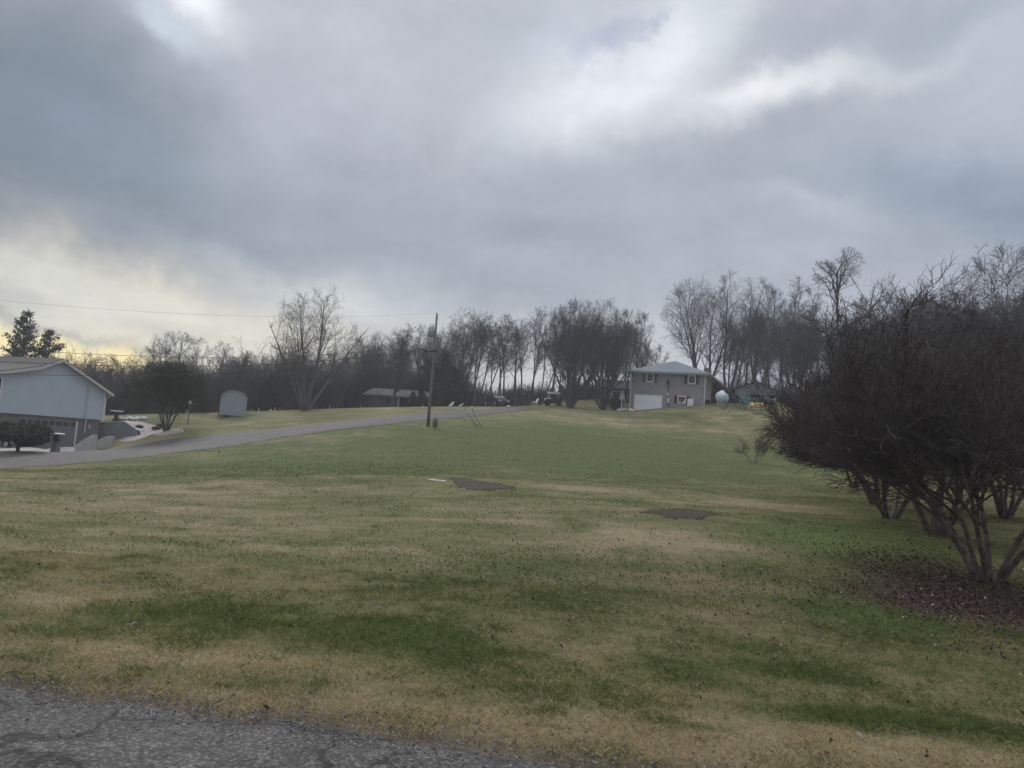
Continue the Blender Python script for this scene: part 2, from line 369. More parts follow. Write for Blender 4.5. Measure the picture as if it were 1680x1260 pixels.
# near road
def asphalt(name, base, crack=True, sc=1, hi=2.6, tint=(1,1,1.03)):
    m = bpy.data.materials.new(name); m.use_nodes = True; N, L = nodes(m); b = N['Principled BSDF']; b.inputs['Roughness'].default_value = .85
    b.inputs['Specular IOR Level'].default_value = .3
    tc = N.new('ShaderNodeTexCoord')
    vo = N.new('ShaderNodeTexVoronoi'); vo.inputs['Scale'].default_value = 70*sc; L.new(tc.outputs['Object'], vo.inputs['Vector'])
    rp = N.new('ShaderNodeValToRGB'); e = rp.color_ramp.elements; q = base
    e[0].position = 0; e[0].color = (q*.45, q*.46, q*.48, 1); e[1].position = 1; e[1].color = (q*hi*tint[0], q*hi*tint[1], q*hi*tint[2], 1); x = e.new(.65); x.color = (q*tint[0], q*tint[1], q*tint[2], 1)
    sp = N.new('ShaderNodeSeparateColor'); L.new(vo.outputs['Color'], sp.inputs[0]); L.new(sp.outputs[0], rp.inputs[0])
    nz = N.new('ShaderNodeTexNoise'); nz.inputs['Scale'].default_value = 1.6; nz.inputs['Detail'].default_value = 8; nz.inputs['Roughness'].default_value = .7; L.new(tc.outputs['Object'], nz.inputs['Vector'])
    mr = N.new('ShaderNodeMapRange'); mr.inputs['From Min'].default_value = .3; mr.inputs['From Max'].default_value = .7; mr.inputs['To Min'].default_value = .45; mr.inputs['To Max'].default_value = 1.45; L.new(nz.outputs['Fac'], mr.inputs[0])
    s1 = N.new('ShaderNodeVectorMath'); s1.operation = 'SCALE'; L.new(rp.outputs[0], s1.inputs[0]); L.new(mr.outputs[0], s1.inputs['Scale'])
    col = s1.outputs[0]; hs = vo.outputs['Distance']
    if crack:
        n2 = N.new('ShaderNodeTexNoise'); n2.inputs['Scale'].default_value = 1.7; n2.inputs['Detail'].default_value = 7
        L.new(tc.outputs['Object'], n2.inputs['Vector'])
        ad = N.new('ShaderNodeVectorMath'); ad.operation = 'MULTIPLY_ADD'; L.new(n2.outputs['Color'], ad.inputs[0]); ad.inputs[1].default_value = (1.3,1.3,1.3); L.new(tc.outputs['Object'], ad.inputs[2])
        v2 = N.new('ShaderNodeTexVoronoi'); v2.feature = 'DISTANCE_TO_EDGE'; v2.inputs['Scale'].default_value = .95; L.new(ad.outputs[0], v2.inputs['Vector'])
        c2 = N.new('ShaderNodeMapRange'); c2.inputs['From Min'].default_value = .002; c2.inputs['From Max'].default_value = .030; c2.inputs['To Min'].default_value = .12; L.new(v2.outputs['Distance'], c2.inputs[0])
        s2 = N.new('ShaderNodeVectorMath'); s2.operation = 'SCALE'; L.new(col, s2.inputs[0]); L.new(c2.outputs[0], s2.inputs['Scale']); col = s2.outputs[0]
    L.new(col, b.inputs['Base Color'])
    bp = N.new('ShaderNodeBump'); bp.inputs['Strength'].default_value = .7; bp.inputs['Distance'].default_value = .006; bp.invert = True
    L.new(hs, bp.inputs['Height']); L.new(bp.outputs[0], b.inputs['Normal'])
    return m
mt['asphalt'] = asphalt('asphalt', .058, hi=2.4, tint=(1.08,1.0,.91))
mt['asphalt_far'] = asphalt('asphalt_far', .058, False, .5, 1.8, (1.08,1,.9))
xs = np.linspace(-60, 60, 900); t = np.linspace(0, 1, 40)**1
e = edge_r(xs)
RX = np.repeat(xs[:,None], 40, 1); RY = e[:,None]*(1-t)+(-4.5)*t; RZ = hgt(RX, RY)*0+(.012-.05*(1-np.clip(t*14, 0, 1))**2)[None,:]+hgt(RX, RY)*1.0
ii = np.arange(900*40).reshape(900, 40)
Fq = np.stack([ii[:-1,:-1], ii[:-1,1:], ii[1:,1:], ii[1:,:-1]], -1).reshape(-1, 4)[:, ::-1]
o = obj('road', npmesh('road', np.stack([RX, RY, RZ], -1), Fq, mt['asphalt'], True)); tagp(o, kind='structure')

# far lane climbing the hill
lo = [(-260,800),(-120,782),(0,768),(100,763),(180,757),(270,746),(360,734),(480,715),(580,704),(640,697),(700,690),(760,685),(820,678),(880,672)]
hi = [(-260,768),(-120,757),(0,746),(100,743),(180,736),(270,724),(360,713),(450,704),(515,697),(580,690),(640,683),(700,677),(760,672.5),(850,669.5)]
A = np.array([at(*q) for q in lo]); B = np.array([at(*q) for q in hi])
def resample(a, n):
    d = np.r_[0, np.cumsum(np.linalg.norm(np.diff(a[:, :2], axis=0), axis=1))]; u = np.linspace(0, d[-1], n)
    return np.stack([np.interp(u, d, a[:, i]) for i in range(2)], -1)
def smooth1(a, k=9):
    q = np.ones(k)/k; r = a.copy()
    for i in range(2): r[:, i] = np.convolve(np.pad(a[:, i], k//2, 'edge'), q, 'valid')
    return r
A = smooth1(resample(A, 260), 15); B = smooth1(resample(B, 260), 15)
A[:, 1] += (fbm(np.arange(260)*.3, np.zeros(260), 3)-.5)*.8; B[:, 1] += (fbm(np.arange(260)*.3, np.ones(260)*9, 4)-.5)*.8
t = np.linspace(0, 1, 14)
G2 = A[:,None,:]*(1-t)[None,:,None]+B[:,None,:]*t[None,:,None]
Z2 = hgt(G2[...,0], G2[...,1])+.07
Z2[:, 0] -= .05; Z2[:, -1] -= .05
ii = np.arange(260*14).reshape(260, 14); Fq = np.stack([ii[:-1,:-1], ii[1:,:-1], ii[1:,1:], ii[:-1,1:]], -1).reshape(-1, 4)
o = obj('side_road', npmesh('side_road', np.concatenate([G2, Z2[...,None]], -1), Fq, mt['asphalt_far'], True)); tagp(o, kind='structure')

def drape_fan(name, poly, m, off=.05, rings=8, wob=0, seed=0, thick=.1):
    poly = np.array(poly, float)[:, :2]; nP = 72
    d = np.r_[0, np.cumsum(np.linalg.norm(np.diff(np.r_[poly, poly[:1]], axis=0), axis=1))]; u = np.linspace(0, d[-1], nP, endpoint=False)
    cl = np.r_[poly, poly[:1]]; b = np.stack([np.interp(u, d, cl[:, i]) for i in range(2)], -1); c = b.mean(0)
    if wob:
        rg = np.random.default_rng(seed); b = c+(b-c)*(1+np.roll(np.convolve(np.tile(rg.normal(0, wob, nP), 3), np.ones(3)/3, 'same')[nP:2*nP], 3)+rg.normal(0, wob*.5, nP))[:, None]
    vs = []
    for r in np.linspace(0.02, 1, rings):
        q = c+(b-c)*r; vs.append(np.c_[q, hgt(q[:,0], q[:,1])+off])
    q = vs[-1].copy(); q[:, 2] -= thick; vs.append(q)
    V = np.concatenate(vs); ii = np.arange(len(V)).reshape(-1, nP); jj = np.roll(ii, -1, 1)
    Fq = np.stack([ii[:-1], jj[:-1], jj[1:], ii[1:]], -1).reshape(-1, 4)
    return obj(name, npmesh(name, V, Fq, m, True))
def ellp(px, py, rx, ry, n=24):
    return [at(px+rx*math.cos(a), py+ry*math.sin(a)) for a in np.linspace(0, 2*math.pi, n, endpoint=False)]
tagp(drape_fan('soil_patch', [at(*q) for q in [(737,785),(752,783.5),(775,786.5),(800,791),(822,793),(840,797.5),(836,803),(815,804),(795,806),(770,804),(758,800),(745,794)]], mt['soil'], .004, wob=.10, seed=1, thick=.03), kind='structure')
tagp(drape_fan('soil_patch', [at(*q) for q in [(1052,841),(1065,836),(1085,834.5),(1110,833),(1135,835),(1160,839),(1186,844),(1160,848),(1130,851),(1100,850),(1070,845)]], mt['soil'], .004, wob=.10, seed=2, thick=.03), kind='structure')
tagp(drape_fan('rock_garden_bed', [at(*q) for q in [(203,691),(232,693),(262,700),(303,709),(262,717),(215,724),(190,726),(222,710)]], mt['mulch'], .06, seed=3), kind='structure')
tagp(drape_fan('driveway', [at(*q) for q in [(-60,737),(30,736),(120,733),(128,741),(60,742),(-60,747)]], mt['conc'], .06, seed=4), kind='structure')

# ------------------------------------------------------------------ grass blades and fallen leaves
rg = np.random.default_rng(7)
def blades(N_, y0, y1, hgt0, w0, pw, fade=0):
    y = y0+(y1-y0)*rg.random(N_)**pw
    if fade: y = y[rg.random(N_) < np.clip((y-y0)/fade, 0, 1)**1.5]
    N_ = len(y); x = (rg.random(N_)*2-1)*(y*.70+.4)
    ok = y > edge_r(x)+.01-(rg.random(N_)**4)*.12
    x = x[ok]; y = y[ok]; n = len(x); z = hgt(x, y)
    tn = tanness(x, y)+(vn(x*9, y*9, 77)-.5)*.45+(fbm(x*2.6, y*2.6, 78, 3)-.5)*.9
    lf = np.clip(field(x, y, 1), 0, 1)
    keep = rg.random(n) > lf*.8; x, y, z, tn = x[keep], y[keep], z[keep], tn[keep]; n = len(x)
    clump = vn(x*3, y*3, 50)*.6+vn(x*11, y*11, 51)*.6
    tall = np.clip(.75-tn, 0, 1)*.8
    h = hgt0*(.35+rg.random(n)*.8)*(.5+clump+tall); a = rg.random(n)*6.283
    lean = rg.normal(0, 1, (n, 2))*.6; w = w0*(.6+rg.random(n)*.8)
    p = np.stack([x, y, z-.004], -1); dx = np.stack([np.cos(a)*w, np.sin(a)*w, 0*a], -1)
    mid = p+np.stack([lean[:,0]*h*.35, lean[:,1]*h*.35, h*.6], -1)
    tip = p+np.stack([lean[:,0]*h, lean[:,1]*h, h*.95], -1)
    V = np.stack([p-dx, p+dx, mid+dx*.7, tip], 1)
    green = np.array([.112,.143,.044]); tan = np.array([.40,.325,.185])
    pick = np.clip(tn*1.25-.25+rg.normal(0, .28, n), 0, 1)[:, None]
    c = green*(1-pick)+tan*pick; ms = moss(x, y)[:, None]; c = c*(1-ms)+np.array([.135,.185,.065])*ms; c = c*(.7+.6*rg.random((n, 1)))
    c = np.repeat(c[:, None], 4, 1)
    return V.reshape(-1, 3), c.reshape(-1, 3)
parts = [blades(230000, 3.8, 10, .028, .0016, 1.25), blades(230000, 6.5, 36, .031, .0036, 1.7, 4.5), blades(150000, 15, 80, .042, .006, 1.25, 14)]
V = np.concatenate([q[0] for q in parts]); c = np.concatenate([q[1] for q in parts])
Fq = np.arange(len(V)).reshape(-1, 4)
def vcol_mat(name, rough=.9, trans=0):
    m = bpy.data.materials.new(name); m.use_nodes = True; N, L = nodes(m); b = N['Principled BSDF']; b.inputs['Roughness'].default_value = rough; b.inputs['Specular IOR Level'].default_value = .15
    a = N.new('ShaderNodeVertexColor'); a.layer_name = 'Col'
    nz = N.new('ShaderNodeTexNoise'); nz.inputs['Scale'].default_value = 2.0; nz.inputs['Detail'].default_value = 4
    tc = N.new('ShaderNodeTexCoord'); L.new(tc.outputs['Object'], nz.inputs['Vector'])
    mr = N.new('ShaderNodeMapRange'); mr.inputs['To Min'].default_value = .75; mr.inputs['To Max'].default_value = 1.25; L.new(nz.outputs['Fac'], mr.inputs[0])
    s = N.new('ShaderNodeVectorMath'); s.operation = 'SCALE'; L.new(a.outputs[0], s.inputs[0]); L.new(mr.outputs[0], s.inputs['Scale']); L.new(s.outputs[0], b.inputs['Base Color'])
    return m
mt['blade'] = vcol_mat('grass_blade'); N, L = nodes(mt['blade'])
_tr = N.new('ShaderNodeBsdfTranslucent'); _mx = N.new('ShaderNodeMixShader'); _mx.inputs[0].default_value = .4
L.new(N['Principled BSDF'].inputs['Base Color'].links[0].from_socket, _tr.inputs[0]); L.new(N['Principled BSDF'].outputs[0], _mx.inputs[1]); L.new(_tr.outputs[0], _mx.inputs[2]); L.new(_mx.outputs[0], N['Material Output'].inputs['Surface'])
mt['leaf'] = vcol_mat('dead_leaf', .8)
o = obj('lawn_grass', npmesh('lawn_grass', V, Fq, mt['blade'], False, c)); tagp(o, kind='stuff')

def leaves():
    X, Y = [], []
    def cl(px, py, rx, ry, n_):
        c = at(px, py); a = at(px, py-ry); b = at(px, py+ry); ry2 = abs(a[1]-b[1])/2
        X.append(c[0]+rg.normal(0, 1, n_)*rx*c[1]/F*.62); Y.append(c[1]+rg.normal(0, 1, n_)*ry2*.62)
    cl(1545,950,130,42,7500); cl(1600,1000,150,34,3600); cl(1480,985,150,30,1500); cl(1620,1060,120,30,700)
    cl(1150,960,380,60,1300); cl(900,960,260,70,700); cl(1000,860,350,40,600); cl(1300,980,260,60,900); cl(1530,900,120,30,500)
    # sparse everywhere
    n_ = 1300; y = 4.5+40*rg.random(n_)**1.8; X.append((rg.random(n_)*2-1)*y*.68); Y.append(y)
    x = np.concatenate(X); y = np.concatenate(Y); ok = (y > edge_r(x)-.02); x = x[ok]; y = y[ok]; n = len(x)
    z = hgt(x, y)+.015+rg.random(n)*.02
    s = .0092*np.clip(np.exp(rg.normal(0, .38, n)), .4, 1.9)*(1+.055*y); a = rg.random(n)*6.283
    u = np.stack([np.cos(a), np.sin(a), rg.normal(0, .45, n)], -1)*s[:, None]; v = np.stack([-np.sin(a), np.cos(a), rg.normal(0, .45, n)], -1)*(s*.6)[:, None]
    p = np.stack([x, y, z], -1); bend = np.zeros((n, 3)); bend[:, 2] = s*.5*rg.random(n)
    V = np.stack([p-u, p-v+bend, p+u, p+v+bend], 1).reshape(-1, 3)
    r = rg.random((n, 1)); c = np.array([.050,.036,.030])*(.35+r*2.0); pale = rg.random((n, 1)) > .975; c = np.where(pale, np.array([.33,.28,.22]), c)
    red = (rg.random((n, 1)) > .86) & ~pale; c = np.where(red, np.array([.12,.05,.045]), c)
    return V, np.arange(len(V)).reshape(-1, 4), np.repeat(c[:, None], 4, 1).reshape(-1, 3)
V, Fq, c = leaves()
o = obj('fallen_leaves', npmesh('fallen_leaves', V, Fq, mt['leaf'], False, c)); tagp(o, kind='stuff')
# loose chippings along the ragged road edge
n_ = 6000; x = rg.uniform(-5, 5, n_); y = edge_r(x)+rg.normal(-.12, .16, n_); z = hgt(x, y)+.014; s_ = rg.uniform(.003, .010, n_)
oc = np.array([[1,0,0],[0,1,0],[-1,0,0],[0,-1,0],[0,0,.8]]); oc = oc[None]*s_[:, None, None]*(.6+.8*rg.random((n_, 5, 1))); V = oc+np.stack([x, y, z], -1)[:, None]
Fq = np.array([[0,1,4],[1,2,4],[2,3,4],[3,0,4]])[None]+np.arange(n_)[:, None, None]*5
c = np.repeat((.05+.25*rg.random((n_, 1))**2)*np.array([[1,.98,.96]]), 5, 0)
o = obj('loose_gravel', npmesh('loose_gravel', V.reshape(-1, 3), Fq.reshape(-1, 3), mt['leaf'], False, c)); tagp(o, kind='stuff')

rgs = random.Random(4)
for px_, py_ in ((220,1030),(206,969),(172,966),(623,1003),(690,958),(1410,1215)):
    q_ = at(px_, py_); a_ = rgs.uniform(0, 3.1); l_ = rgs.uniform(.035, .06)
    o = MB().tube([(-l_*math.cos(a_),-l_*math.sin(a_),0),(0,.01,.012),(l_*math.cos(a_),l_*math.sin(a_),.004)], [.004,.005,.002], 6).build('fallen_stick', mt['conc'], None, True)
    o.location = (q_[0], q_[1], q_[2]+.03); tagp(o, 'small pale stick lying on the lawn', 'stick', 'pale sticks on the lawn')
for px_, py_ in ((708,788),(717,789),(727,790)):
    q_ = at(px_, py_); o = MB().ell((0,0,.01), (.13,.10,.035), 12, 6, .12, px_).build('flat_stone', mt['stone'], None, True); o.location = tuple(q_)
    tagp(o, 'flat grey stone in the grass at the left end of the upper soil patch', 'stone', 'stones by the upper soil patch')
# ------------------------------------------------------------------ trees
def nrm(a): return a/(np.linalg.norm(a, axis=-1, keepdims=True)+1e-9)
def env_out(p, env):
    c, e = np.array(env[0]), np.array(env[1]); q = (p-c)/e
    return q[:, 0]**2+q[:, 1]**2+np.where(q[:, 2] > 0, q[:, 2]**2, q[:, 2]**4)
def grow(rng, P0, D0, L0, R0, levels, env=None):
    out = []; Pp = np.array(P0, float); D = nrm(np.array(D0, float)); L = np.array(L0, float); Rr = np.array(R0, float)
    for lv in levels:
        ns = lv.get('n', 4); N_ = len(Pp); pos = [Pp]; dirs = []; rads = [Rr]
        p = Pp; d = D; r = Rr
        for s in range(ns):
            d = nrm(d+rng.normal(0, lv.get('jit', .12), (N_, 3))+np.array([0, 0, lv.get('up', .05)]))
            q = p+d*(L/ns)[:, None]; r2 = Rr*(1-(1-lv.get('tip', .35))*(s+1)/ns)
            out.append((len(out) and 0 or 0, p, q, r, r2, levels.index(lv))); pos.append(q); dirs.append(d); rads.append(r2); p, r = q, r2
        kd = lv.get('kids', 0)
        if not kd: break
        pos = np.array(pos); dirs = np.array(dirs); rads = np.array(rads)
        idx = np.repeat(np.arange(N_), kd); m = len(idx); t0 = lv.get('t0', .3)
        base = np.tile(np.arange(kd), N_)/kd; t = t0+(1-t0)*np.clip(base+rng.random(m)/kd, 0, .999)
        f = t*ns; i0 = np.minimum(f.astype(int), ns-1); fr = f-i0
        st = pos[i0, idx]*(1-fr)[:, None]+pos[i0+1, idx]*fr[:, None]
        dd = dirs[i0, idx]; rr = rads[i0, idx]*(1-fr)+rads[i0+1, idx]*fr
        ax = nrm(np.cross(dd, rng.normal(0, 1, (m, 3)))); an = np.radians(rng.normal(lv.get('ang', 40), lv.get('asd', 9), m))
        D = nrm(dd*np.cos(an)[:, None]+ax*np.sin(an)[:, None])
        D[:, 2] += lv.get('lift', .1); D = nrm(D)
        L = L[idx]*lv.get('lr', .6)*(1-lv.get('shape', .3)*(t-t0)/(1-t0+1e-6))*rng.uniform(.65, 1.2, m)
        Rr = np.maximum(rr*lv.get('rr', .62), lv.get('rmin', .006)); Pp = st
        if env is not None:
            for _ in range(4):
                L = np.where(env_out(Pp+D*L[:, None], env) > rng.uniform(.8, 1.08, len(L)), L*.72, L)
            keep = (env_out(Pp, env) < 1.1) & (L > .12)
            Pp, D, L, Rr = Pp[keep], D[keep], L[keep], Rr[keep]
    return out
def tubes(segs, n=3):
    A = np.concatenate([s[1] for s in segs]); B = np.concatenate([s[2] for s in segs]); ra = np.concatenate([s[3] for s in segs]); rb = np.concatenate([s[4] for s in segs])
    T = nrm(B-A); h = np.where(np.abs(T[:, 2:3]) < .9, np.array([[0, 0, 1.]]), np.array([[1., 0, 0]])); U = nrm(np.cross(T, h)); W = np.cross(T, U)
    th = np.arange(n)*2*math.pi/n; ring = np.cos(th)[None, :, None]*U[:, None]+np.sin(th)[None, :, None]*W[:, None]
    V = np.stack([A[:, None]+ring*ra[:, None, None], B[:, None]+ring*rb[:, None, None]], 1).reshape(-1, 3)
    b = (np.arange(len(A))*2*n)[:, None]; k = np.arange(n); k2 = (k+1) % n
    Fq = np.stack([b+k, b+k2, b+n+k2, b+n+k], -1).reshape(-1, 4)
    return V, Fq
def tree(name, seed, P0, D0, L0, R0, levels, env=None, bark='bark', twig='twig', tl=0):
    """levels up to tl are the trunk, the rest the crown"""
    rng = np.random.default_rng(seed); sg = grow(rng, P0, D0, L0, R0, levels, env)
    Vt, Ft = tubes([s for s in sg if s[5] <= tl], 8)
    big = [s for s in sg if tl < s[5] <= tl+1]; sm = [s for s in sg if s[5] > tl+1]
    V1, F1 = tubes(big, 5)
    if sm:
        V2, F2 = tubes(sm, 3); V1, F1 = np.concatenate([V1, V2]), np.concatenate([F1, F2+len(V1)])
    root = bpy.data.objects.new(name, None); COL.objects.link(root); root.empty_display_size = .5
    obj('trunk', npmesh('trunk', Vt, Ft, mt[bark], True), root)
    obj('crown', npmesh('crown', V1, F1, mt[twig], False), root)
    return root
used = set()
def place(proto, px, Y, sc=1, rz=None, label=None, group=None, cat='tree', dz=0, sx=None):
    o = proto if proto.name not in used else copy_tree(proto)
    used.add(proto.name)
    p = gp(px, Y); o.location = (p[0], p[1], p[2]-.12+dz); o.rotation_euler = (0, 0, prnd.uniform(0, 6.28) if rz is None else rz)
    o.scale = (sx or sc, sx or sc, sc); tagp(o, label, cat, group); return o
prnd = random.Random(11)

def forest(seed, H=15, rad=.16, crown=3.2, k1=13, t0=.38, ang=40, forks=1, tl=.86):
    lv = [dict(n=10, jit=.045, up=.05, tip=.25, kids=k1, t0=t0, ang=ang, lr=.46, shape=.15, rr=.42, lift=.22),
          dict(n=6, jit=.15, up=.06, tip=.3, kids=7, t0=.12, ang=42, lr=.52, rr=.5, lift=.08, rmin=.014),
          dict(n=4, jit=.2, up=.03, tip=.45, kids=5, t0=.12, ang=44, lr=.66, rr=.6, lift=.05, rmin=.009),
          dict(n=3, jit=.24, up=.02, tip=.6, kids=4, t0=.1, ang=44, lr=.75, rr=.7, lift=.03, rmin=.0075),
          dict(n=2, jit=.24, up=.02, tip=.7)]
    rng = np.random.default_rng(seed); D0 = [(rng.normal(0, .05+.12*(forks > 1)), rng.normal(0, .05+.12*(forks > 1)), 1) for _ in range(forks)]
    return tree('woodland_tree', seed, [(.12*i, 0, -.2) for i in range(forks)], D0, [H*tl*rng.uniform(.9, 1) for _ in range(forks)], [rad]*forks, lv, ((0, 0, H*.60), (crown, crown, H*.41)))
FO = [forest(101, 15, .16, 3.4, 16, .35), forest(102, 15, .13, 2.7, 15, .42), forest(103, 15, .19, 4.4, 18, .25, 48), forest(104, 15, .13, 3.0, 10, .35, 42, 2), forest(105, 15, .17, 4.8, 18, .22, 50, 1, .7),
      forest(106, 15, .14, 4.6, 10, .25, 46, 3, .75), forest(107, 15, .15, 3.8, 14, .3, 44, 2, .8)]
FS = [FO[0], FO[1], forest(108, 15, .15, 2.8, 15, .40), forest(109, 15, .12, 2.5, 14, .36)]
FB = [FO[2], FO[4], FO[5], FO[6]]
def multi(name, seed, H, ns, tilt, rad, kids, env, L=.6, up=.09, extra=0, bark='bark', twig='twig', k3=4, jit=.08):
    rng = np.random.default_rng(seed); P0 = []; D0 = []; 
    for i in range(ns):
        a = 2*math.pi*i/ns+rng.uniform(-.3, .3); tt = math.radians(tilt*rng.uniform(.5, 1.1)); P0.append((.25*rad*3*math.cos(a), .25*rad*3*math.sin(a), -.15)); D0.append((math.sin(tt)*math.cos(a), math.sin(tt)*math.sin(a), math.cos(tt)))
    lv = [dict(n=8, jit=jit*.8, up=up*.6, tip=.10, kids=kids+3, t0=.16, ang=36, lr=L*.9, shape=.35, rr=.5, lift=.10),
          dict(n=6, jit=jit*1.3, up=up, tip=.3, kids=7, t0=.15, ang=38, lr=.58, shape=.3, rr=.5, lift=.06, rmin=.014),
          dict(n=4, jit=.18, up=up*.6, tip=.4, kids=6, t0=.15, ang=40, lr=.66, rr=.6, lift=.05, rmin=.009),
          dict(n=3, jit=.2, up=.02, tip=.6, kids=k3+1, t0=.1, ang=40, lr=.70, rr=.7, lift=.03, rmin=.007),
          dict(n=2, jit=.2, up=.02, tip=.7)]
    return tree(name, seed, P0, D0, [H*.85*rng.uniform(.8, 1.05) for _ in range(ns)], [rad]*ns, lv, env, bark, twig)

LT = 'bare woodland tree with a slim trunk in the tree line '
# woodland line, back rows first
def row(x0, x1, n_, Y0, Y1, htf, seg, label, protos=FO):
    for i in range(n_):
        px = x0+(x1-x0)*(i+prnd.uniform(.15, .85))/n_; Y = prnd.uniform(Y0, Y1); H = htf(px, Y)
        place(prnd.choice(protos), px, Y, H/15*prnd.uniform(.88, 1.06), None, label, seg)
def topline(pts):
    xs_, ys_ = zip(*pts)
    def f(px, Y):
        py = np.interp(px, xs_, ys_); p = P(px, py, Y); return max(p[2]-gp(px, Y)[2], 4)
    return f
TL = topline([(100,595),(180,575),(260,575),(330,575),(400,560),(440,560),(520,560),(580,545),(650,525),(700,520),(750,498),(830,500),(870,500),(920,500),(1030,500),(1050,540),(1100,590),(1200,545)])
row(110, 420, 15, 100, 125, TL, 'bare trees behind the shed', 'thin bare tree in the woods behind the grey shed and left house', FB)
row(420, 620, 20, 104, 130, TL, 'bare trees left of the pole', 'bare woodland tree between the grey shed and the low ranch house', FB)
row(610, 760, 18, 113, 134, TL, 'bare trees behind the ranch house', 'bare woodland tree rising behind the low ranch house')
row(755, 905, 17, 106, 132, TL, 'bare trees behind the white cart', 'tall slim bare tree in the woods between pole and white canopy cart', FS)
row(900, 1050, 14, 118, 136, TL, 'bare trees behind the twin trees', 'bare tree in the woods behind the two dense upswept trees')
TR = topline([(1040,600),(1080,575),(1130,530),(1170,480),(1210,475),(1260,475),(1320,480),(1370,500),(1420,475),(1450,455),(1500,445),(1560,440),(1620,430),(1760,400)])
row(1190, 1420, 20, 119, 136, TR, 'bare trees behind the outbuilding', 'bare woodland tree behind the small outbuilding right of the brick house', FO[2:])
row(1400, 1780, 26, 60, 100, TR, 'bare trees behind the crepe myrtles', 'bare tree top showing above the dark crepe myrtle row', FB)

# distinct trees
def htop(px, pytop, Y): return P(px, pytop, Y)[2]-gp(px, Y)[2]
H = htop(520, 455, 92)
b = multi('large_yard_tree', 201, H, 7, 30, .22, 5, ((0, 0, H*.58), (6.4, 6.4, H*.45)), L=.5, up=.05, bark='bark_pale', twig='twig_warm', k3=2, jit=.06)
place(b, 500, 92, 1, .4, 'large spreading multi-stemmed bare tree, tallest left of the utility pole', None)
H = htop(275, 532, 88); b = multi('round_bare_tree', 202, H, 4, 26, .2, 7, ((0, 0, H*.62), (5.2, 5.2, H*.40)), L=.55, up=.03, k3=3)
place(b, 277, 88, 1, 0, 'round-headed bare tree rising above the dark ornamental tree left of the shed', None)
H = htop(365, 545, 92); b = multi('round_bare_tree', 212, H, 3, 22, .15, 7, ((0, 0, H*.6), (4, 4, H*.40)), L=.5, up=.04, k3=3)
place(b, 365, 95, 1, 0, 'loose bare tree directly behind the grey barrel-roofed shed', None)
H = htop(165, 560, 90); b = multi('round_bare_tree', 213, H, 3, 26, .12, 6, ((0, 0, H*.6), (3.6, 3.6, H*.42)), L=.5, up=.03, k3=3)
place(b, 160, 92, 1, 0, 'small bare tree against the yellow sky right of the left house roof', None)
H = htop(85, 550, 96); b = multi('round_bare_tree', 214, H, 3, 22, .12, 5, ((0, 0, H*.6), (2.8, 2.8, H*.42)), L=.45, up=.04, k3=2)
place(b, 92, 98, 1, 0, 'thin bare tree just above the ridge of the left house', None)
H = htop(640, 503, 99); b = multi('yard_tree', 203, H, 1, 3, .2, 24, ((0, 0, H*.55), (3.8, 3.8, H*.46)), L=.36, up=.05, k3=4)
place(b, 642, 99, 1, 0, 'pyramidal bare yard tree with a dark trunk in front of the low ranch house', None)
for (px, top, seed, rx, lab) in [(936, 482, 204, 5.0, 'dense upswept bare tree, left one of the touching pair beside the brick house'), (990, 476, 205, 5.0, 'dense upswept bare tree, right one of the touching pair beside the brick house')]:
    H = htop(px, top, 103); b = multi('dense_bare_tree', seed, H, 9, 26, .17, 8, ((0, 0, H*.53), (rx, rx, H*.48)), L=.6, up=.12, k3=2)
    place(b, px, 103, 1, 0, lab, None)
H = htop(1035, 500, 112); b = multi('tall_bare_tree', 206, H, 2, 14, .2, 9, ((0, 0, H*.58), (4.3, 4.3, H*.44)), L=.4, up=.04)
place(b, 1030, 113, 1, 0, 'open bare tree just left of the brick house chimney corner, behind the dense pair', None)
H = htop(1075, 550, 125); b = multi('tall_bare_tree', 216, H, 4, 20, .1, 6, ((0, 0, H*.58), (3.6, 3.6, H*.44)), L=.4, up=.08, k3=2, bark='bark_pale', twig='twig_warm')
place(b, 1068, 127, 1, 0, 'pale small bare tree in the sky gap left of the brick house roof', None)
H = htop(1150, 430, 118); b = multi('tall_bare_tree', 207, H, 4, 15, .26, 12, ((-1.2, 0, H*.60), (7.0, 7.0, H*.42)), L=.58, up=.01, k3=3)
place(b, 1152, 124, 1, 0, 'very tall wide-crowned bare tree rising right behind the brick house roof', None)
H = htop(1205, 425, 116); b = multi('tall_bare_tree', 208, H, 2, 9, .26, 12, ((0, 0, H*.60), (4.8, 4.8, H*.42)), L=.46, up=.03, k3=3)
place(b, 1193, 120, 1, 0, 'tall straight-trunked bare tree above the roof end of the brick house', None)
H = htop(1240, 440, 112); b = multi('tall_bare_tree', 209, H, 3, 14, .22, 11, ((0, 0, H*.60), (4.8, 4.8, H*.42)), L=.5, up=.03, k3=3)
place(b, 1240, 116, 1, 0, 'crooked tall bare tree behind the teal bin and outbuilding', None)
H = htop(1305, 450, 105); b = multi('ivy_clad_tree', 210, H, 5, 14, .2, 12, ((0, 0, H*.60), (4.6, 4.6, H*.45)), L=.36, up=.08, k3=4)
place(b, 1305, 106, 1, 0, 'bare tree with a dense dark middle, right of the outbuilding', None)
